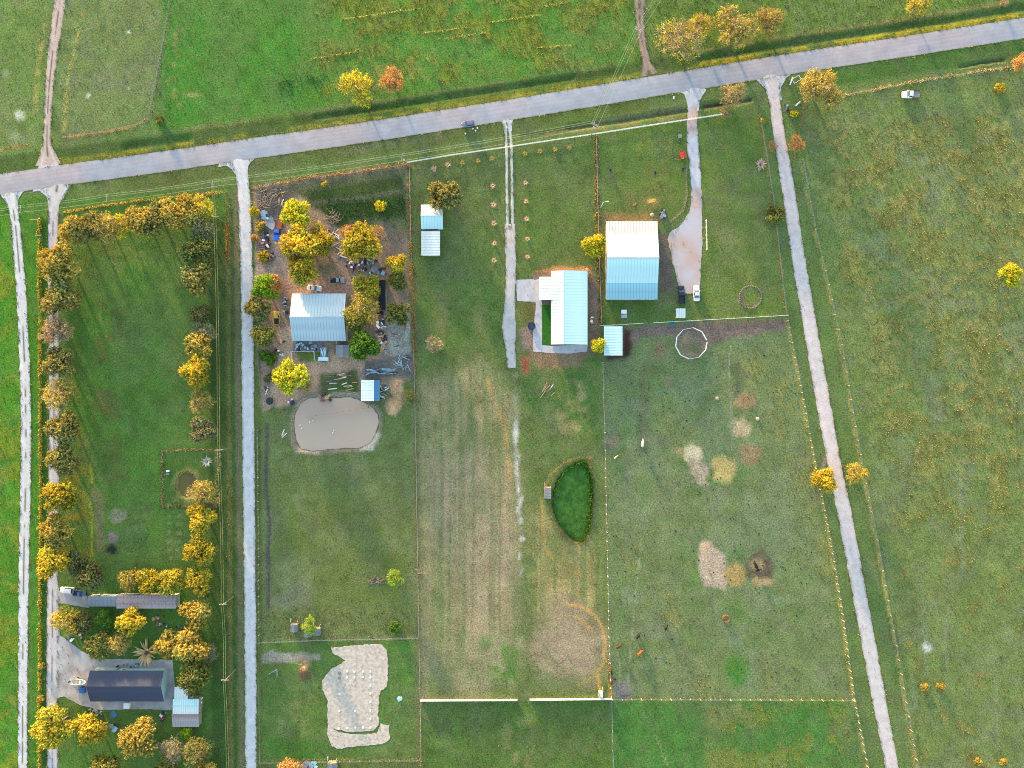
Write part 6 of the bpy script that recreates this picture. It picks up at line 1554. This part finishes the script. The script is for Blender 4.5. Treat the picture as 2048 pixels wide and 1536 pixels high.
tp = thing("trampoline", "round dark trampoline by the lane north-west of the duck pond", "trampoline", W(541, 802))
MB().lathe((0, 0, .75), [(1.3, 0), (1.3, .03)], 24).build("mat", M_dark, tp)
rg = MB(); rg.tube([(1.45 * math.cos(TAU * k / 24), 1.45 * math.sin(TAU * k / 24), .77) for k in range(25)], 0.09, 5, cap=False); rg.build("ring", M_sheetg, tp)
for k in range(6): MB().tube([(1.4 * math.cos(TAU * k / 6), 1.4 * math.sin(TAU * k / 6), 0), (1.4 * math.cos(TAU * k / 6), 1.4 * math.sin(TAU * k / 6), .75)], .04, 5).build("leg", M_rim, tp)
hr = MB()
for z in (.2, .6, 1.0): hr.tube([(1.15 * math.cos(TAU * k / 20), 1.15 * math.sin(TAU * k / 20), z) for k in range(21)], .06, 5, cap=False)
for k in range(10): hr.tube([(1.15 * math.cos(TAU * k / 10), 1.15 * math.sin(TAU * k / 10), 0), (1.15 * math.cos(TAU * k / 10), 1.15 * math.sin(TAU * k / 10), 1)], .03, 4)
one("hay_ring", hr, M_rustpipe, "rusty round hay feeder ring in the lower pasture", "feeder", 1451, 1236)
# stone ring round the flower bed
fb = thing("stone_ring", "ring of pale stones round a flower bed on the barn lawn", "stones", W(1501, 594))
sm = MB().box((0, 0, .12), (.5, .38, .26), taper=.7).mesh("stone"); sm.materials.append(mat("dull_stone", alb(150, 132, 118), .9, var=.25, scale=2))
for k in range(40):
    a = TAU * k / 40; o = link("stone", sm, None, fb, (3.75 * math.cos(a), 3.75 * math.sin(a), 0), a + .5 * math.sin(k * 7)); o.scale = (1, 1, .7 + .5 * ((k * .618) % 1))
es = thing("stone_edging", "line of pale stones edging the west side of the barn drive", "stones", W(1372, 330))
for k, p in enumerate(along([(1362, 276 + 10), (1346, 262 + 10), (1343, 300), (1346, 319), (1358, 320)], .75) + along([(1372, 330), (1375, 390), (1368, 420), (1352, 436), (1332, 448)], .75)):
    o = link("stone", sm, None, es, W(p.x, p.y) - es.location, k * 1.3); o.scale = (.8, .8, .7)
# small single things
for i, (x, y, a) in enumerate([(1221, 342, .6), (1310, 347, .2), (1365, 340, -.4)]):
    c = thing("lawn_chair", ["westernmost of three navy lawn chairs north of the barn", "middle one of three navy lawn chairs north of the barn", "easternmost of three navy lawn chairs, beside the stone edging"][i], "chair", W(x, y), a, "navy lawn chairs")
    MB().box((0, 0, .4), (.75, .75, .08)).build("seat", M_navy, c); MB().box((0, .38, .75), (.75, .08, .7), tilt=(-.3, 0)).build("backrest", M_navy, c)
    for sx in (-1, 1):
        MB().box((sx * .4, 0, .6), (.08, .75, .06)).build("armrest", M_sheetg, c)
        for sy in (-1, 1): MB().box((sx * .33, sy * .33, .2), (.07, .07, .4)).build("leg", M_navy, c)
ct = thing("garden_cart", "small grey cart on the gravel corner beside the barn drive", "cart", W(1359, 274), .1)
MB().box((0, 0, .7), (1.1, 1.3, .5), taper=.92).build("tub", M_sheetg, ct); MB().box((.1, -1.0, .6), (.08, .9, .08)).build("handle", M_dark, ct)
for s_ in (-1, 1):
    w = MB().lathe((0, 0, 0), [(.1, -.06), (.28, -.05), (.28, .05), (.1, .06)], 12).mesh("wheel"); w.materials.append(M_tyre); o = link("wheel", w, None, ct, (s_ * .6, .2, .28)); o.rotation_euler = (0, math.pi / 2, 0)
tb = MB().lathe((0, 0, 0), [(.7, 0), (.75, .5), (.68, .5), (.62, .1)], 18); one("water_tub", tb, mat("turquoise_plastic", alb(40, 150, 180), .5, var=.1), "turquoise water tub at the white fence above the round pen", "tub", 1344, 647.5)
ac = thing("grey_box", "pale grey lidded box with a slab on the grass behind the barn", "box", W(1247, 624), 0)
MB().box((0, 0, .5), (1.6, 1.1, 1.0)).build("cover", M_sheetg, ac); MB().box((0, 0, 1.03), (1.8, 1.3, .08)).build("lid", M_wht, ac); MB().box((.2, -1.4, .15), (1.9, 1.1, .3)).build("slab", M_conc, ac)
bl = thing("blue_trailer", "blue box trailer beside the white boat", "trailer", W(168, 1378), 0)
MB().box((0, 0, .75), (1.9, 1.9, .9), taper=.95).build("tub", M_tarp, bl); MB().box((-1.3, 0, .4), (.8, .1, .1)).build("drawbar", M_dark, bl)
for s_ in (-1, 1):
    w = MB().lathe((0, 0, 0), [(.1, -.08), (.28, -.07), (.28, .07), (.1, .08)], 12).mesh("wheel"); w.materials.append(M_tyre); o = link("wheel", w, None, bl, (0, s_ * 1.02, .28)); o.rotation_euler = (math.pi / 2, 0, 0)
pb = MB().lathe((0, 0, 0), [(1.0, 0), (1.1, .3), (1.02, .3), (.95, .08)], 18)
one("paddling_pool", pb, M_bluepan, "blue paddling pool south of the charcoal-roofed house", "pool", 228, 1428)
tpl = MB().box((0, 0, 1.0), (3.4, 2.0, .06), tilt=(.12, .1))
for sx in (-1, 1):
    for sy in (-1, 1): tpl.box((sx * 1.5, sy * .85, .45), (.08, .08, .95))
one("tarp_shelter", tpl, mat("dark_slate_tarp", alb(70, 88, 108), .7, var=.15), "dark slate tarp shelter south of the widest gold tree", "shelter", 714, 516, .1)
tg = thing("covered_cart", "flat cart piled with silver sheets behind the silver-roofed house", "cart", W(648, 705), 1.5)
MB().box((0, 0, .6), (3.8, 2.2, .12)).build("deck", M_sheetg, tg)
rr_ = random.Random(3)
for k in range(9): MB().box((rr_.uniform(-1.2, 1.0), rr_.uniform(-.7, .7), .75 + .04 * k), (rr_.uniform(1.2, 2.4), .3, .04), rz=rr_.uniform(-.5, .5)).build("sheet", M_teal, tg)
for s_ in (-1, 1):
    w = MB().lathe((0, 0, 0), [(.1, -.08), (.3, -.07), (.3, .07), (.1, .08)], 12).mesh("wheel"); w.materials.append(M_tyre); o = link("wheel", w, None, tg, (0, s_ * 1.05, .3)); o.rotation_euler = (math.pi / 2, 0, 0)
tbx = thing("box_trailer", "pale blue-grey box trailer south of the silver-roofed house", "trailer", W(648, 718), 0)
MB().box((0, 0, .8), (3.4, 1.3, 1.0), taper=.97).build("box", M_teal, tbx); MB().box((2.1, 0, .45), (.9, .1, .1)).build("drawbar", M_dark, tbx)
for s_ in (-1, 1):
    w = MB().lathe((0, 0, 0), [(.1, -.08), (.3, -.07), (.3, .07), (.1, .08)], 12).mesh("wheel"); w.materials.append(M_tyre); o = link("wheel", w, None, tbx, (0, s_ * .72, .3)); o.rotation_euler = (math.pi / 2, 0, 0)
# white gate wings and letter boxes at the lane mouth
for i, (x, y, a, l) in enumerate([(1581, 164, 1.2, "western white masonry gate wing at the right-hand lane mouth"), (1592, 160, .55, "eastern white frame panel at the right-hand lane mouth"), (1594, 209, .75, "white slanted panel below the big orange tree")]):
    gw = thing("gate_wing", l, "gate", W(x, y), a)
    if i == 1:
        for s_ in (-1, 1): MB().box((0, s_ * .8, .5), (2.8, .12, .2)).build("rail", M_wht, gw); MB().box((s_ * 1.35, 0, .5), (.12, 1.6, .2)).build("post", M_wht, gw)
    else: MB().box((0, 0, .8), (2.8 if i == 0 else 2.2, .5, .12), tilt=(.5, 0)).build("panel", M_wht, gw); MB().box((-.9, 0, .35), (.15, .15, .9)).build("post", M_wht, gw); MB().box((.9, 0, .35), (.15, .15, .9)).build("post", M_wht, gw)
mbx = thing("mailbox", "white mailbox on the road shoulder west of the barn drive", "mailbox", W(1346, 198), 0)
MB().tube([(0, 0, 0), (0, 0, 1.0)], .05, 6).build("post", M_wood, mbx); MB().box((0, 0, 1.15), (.35, .8, .35)).build("box", M_wht, mbx)
cb = thing("timber_rail", "pale timber beam on posts between the two left-hand lanes", "gate", W(74, 441), 0)
MB().box((0, 0, 1.3), (2.7, .22, .22)).build("beam", M_woodw, cb)
for s_ in (-1, 1): MB().box((s_ * 1.2, 0, .6), (.2, .2, 1.3)).build("post", M_wood, cb)
gt = thing("gate_post", "white gate post with a stub arm on the verge of the tree lane", "gate", W(82, 472), 0)
MB().tube([(0, 0, 0), (0, 0, 1.6)], .09, 7).build("post", M_wht, gt); MB().box((-.5, 0, 1.4), (1.1, .1, .1)).build("arm", M_wht, gt)
tc2 = thing("pale_boxes", "pair of pale boxes inside the square of tall grass", "boxes", W(337, 945), 0)
MB().box((0, .55, .4), (.9, .6, .8)).build("box", M_wht, tc2); MB().box((0, -.4, .35), (1.0, .7, .7)).build("box", M_sheetg, tc2)
wt = thing("white_tarp", "crumpled pale blue tarp on the grass east of the building pad", "tarp", W(799, 1397), .4)
for k in range(4): MB().box((.4 * math.cos(k * 1.9), .4 * math.sin(k * 1.9), .15 + .06 * k), (1.1, .8, .06), rz=k * .8, tilt=(.3 * math.sin(k), .3 * math.cos(k))).build("fold", M_teal, wt)
bm2 = thing("tarp_and_drums", "navy tarpaulin and white drums on the duck pond's north-west bank", "barrels", W(585, 806), .8)
MB().box((0, 0, .4), (1.6, 1.2, .7), taper=.7).build("tarp", M_navy, bm2); MB().lathe((.9, .9, 0), [(.3, 0), (.32, .5), (.28, .8)], 10).build("drum", M_wht, bm2); MB().lathe((-.6, 1.1, 0), [(.3, 0), (.32, .5), (.28, .8)], 10).build("drum", M_wht, bm2)
for i, (x, y, l) in enumerate([(1515, 838, "pale round boulder in the upper pasture beside the hay rings"), (1434, 797, "small pale boulder west of the grey cattle trail"), (1304, 1120 - 690, "pale boulder on the mound north of the barn")]):
    b_ = MB().lathe((0, 0, 0), [(.5, 0), (.68, .15), (.6, .4), (.3, .58), (.06, .62)], 11); one("boulder", b_, mat("pale_stone", alb(186, 166, 150)), l, "boulder", x, y, i * .7)
for i, (x, y) in enumerate([(931, 268), (946, 258), (951, 262), (955, 257)]):
    one("white_bucket", MB().lathe((0, 0, 0), [(.2, 0), (.26, .5), (.24, .52)], 9), M_wht, f"{ORD[i]} white bucket from the left on the verge beside the parked dark blue-grey car", "bucket", x, y, 0, None, "buckets on the verge")

# dung spots: countless, low, dark
dn = 170; dx_ = []; 
while len(dx_) < dn:
    x, y = RNG.uniform(1215, 1690), RNG.uniform(700, 1390)
    if fnoise(np.array([x]), np.array([y]), 60, 55)[0] > 0.42 and sdist([(1205, 652), (1574, 636), (1700, 1395), (1224, 1395)], np.array([x]), np.array([y]))[0] < -4: dx_.append((x, y))
dmb = MB()
for x, y in dx_:
    p = W(x, y); r_ = RNG.uniform(.16, .3); dmb.lathe(p, [(r_, 0), (r_ * .9, .06), (r_ * .3, .12)], 6)
tag(dmb.build("cow_dung", mat("dung", alb(44, 48, 38), .95), None), "dark droppings scattered over the pasture", "droppings", kind="stuff")
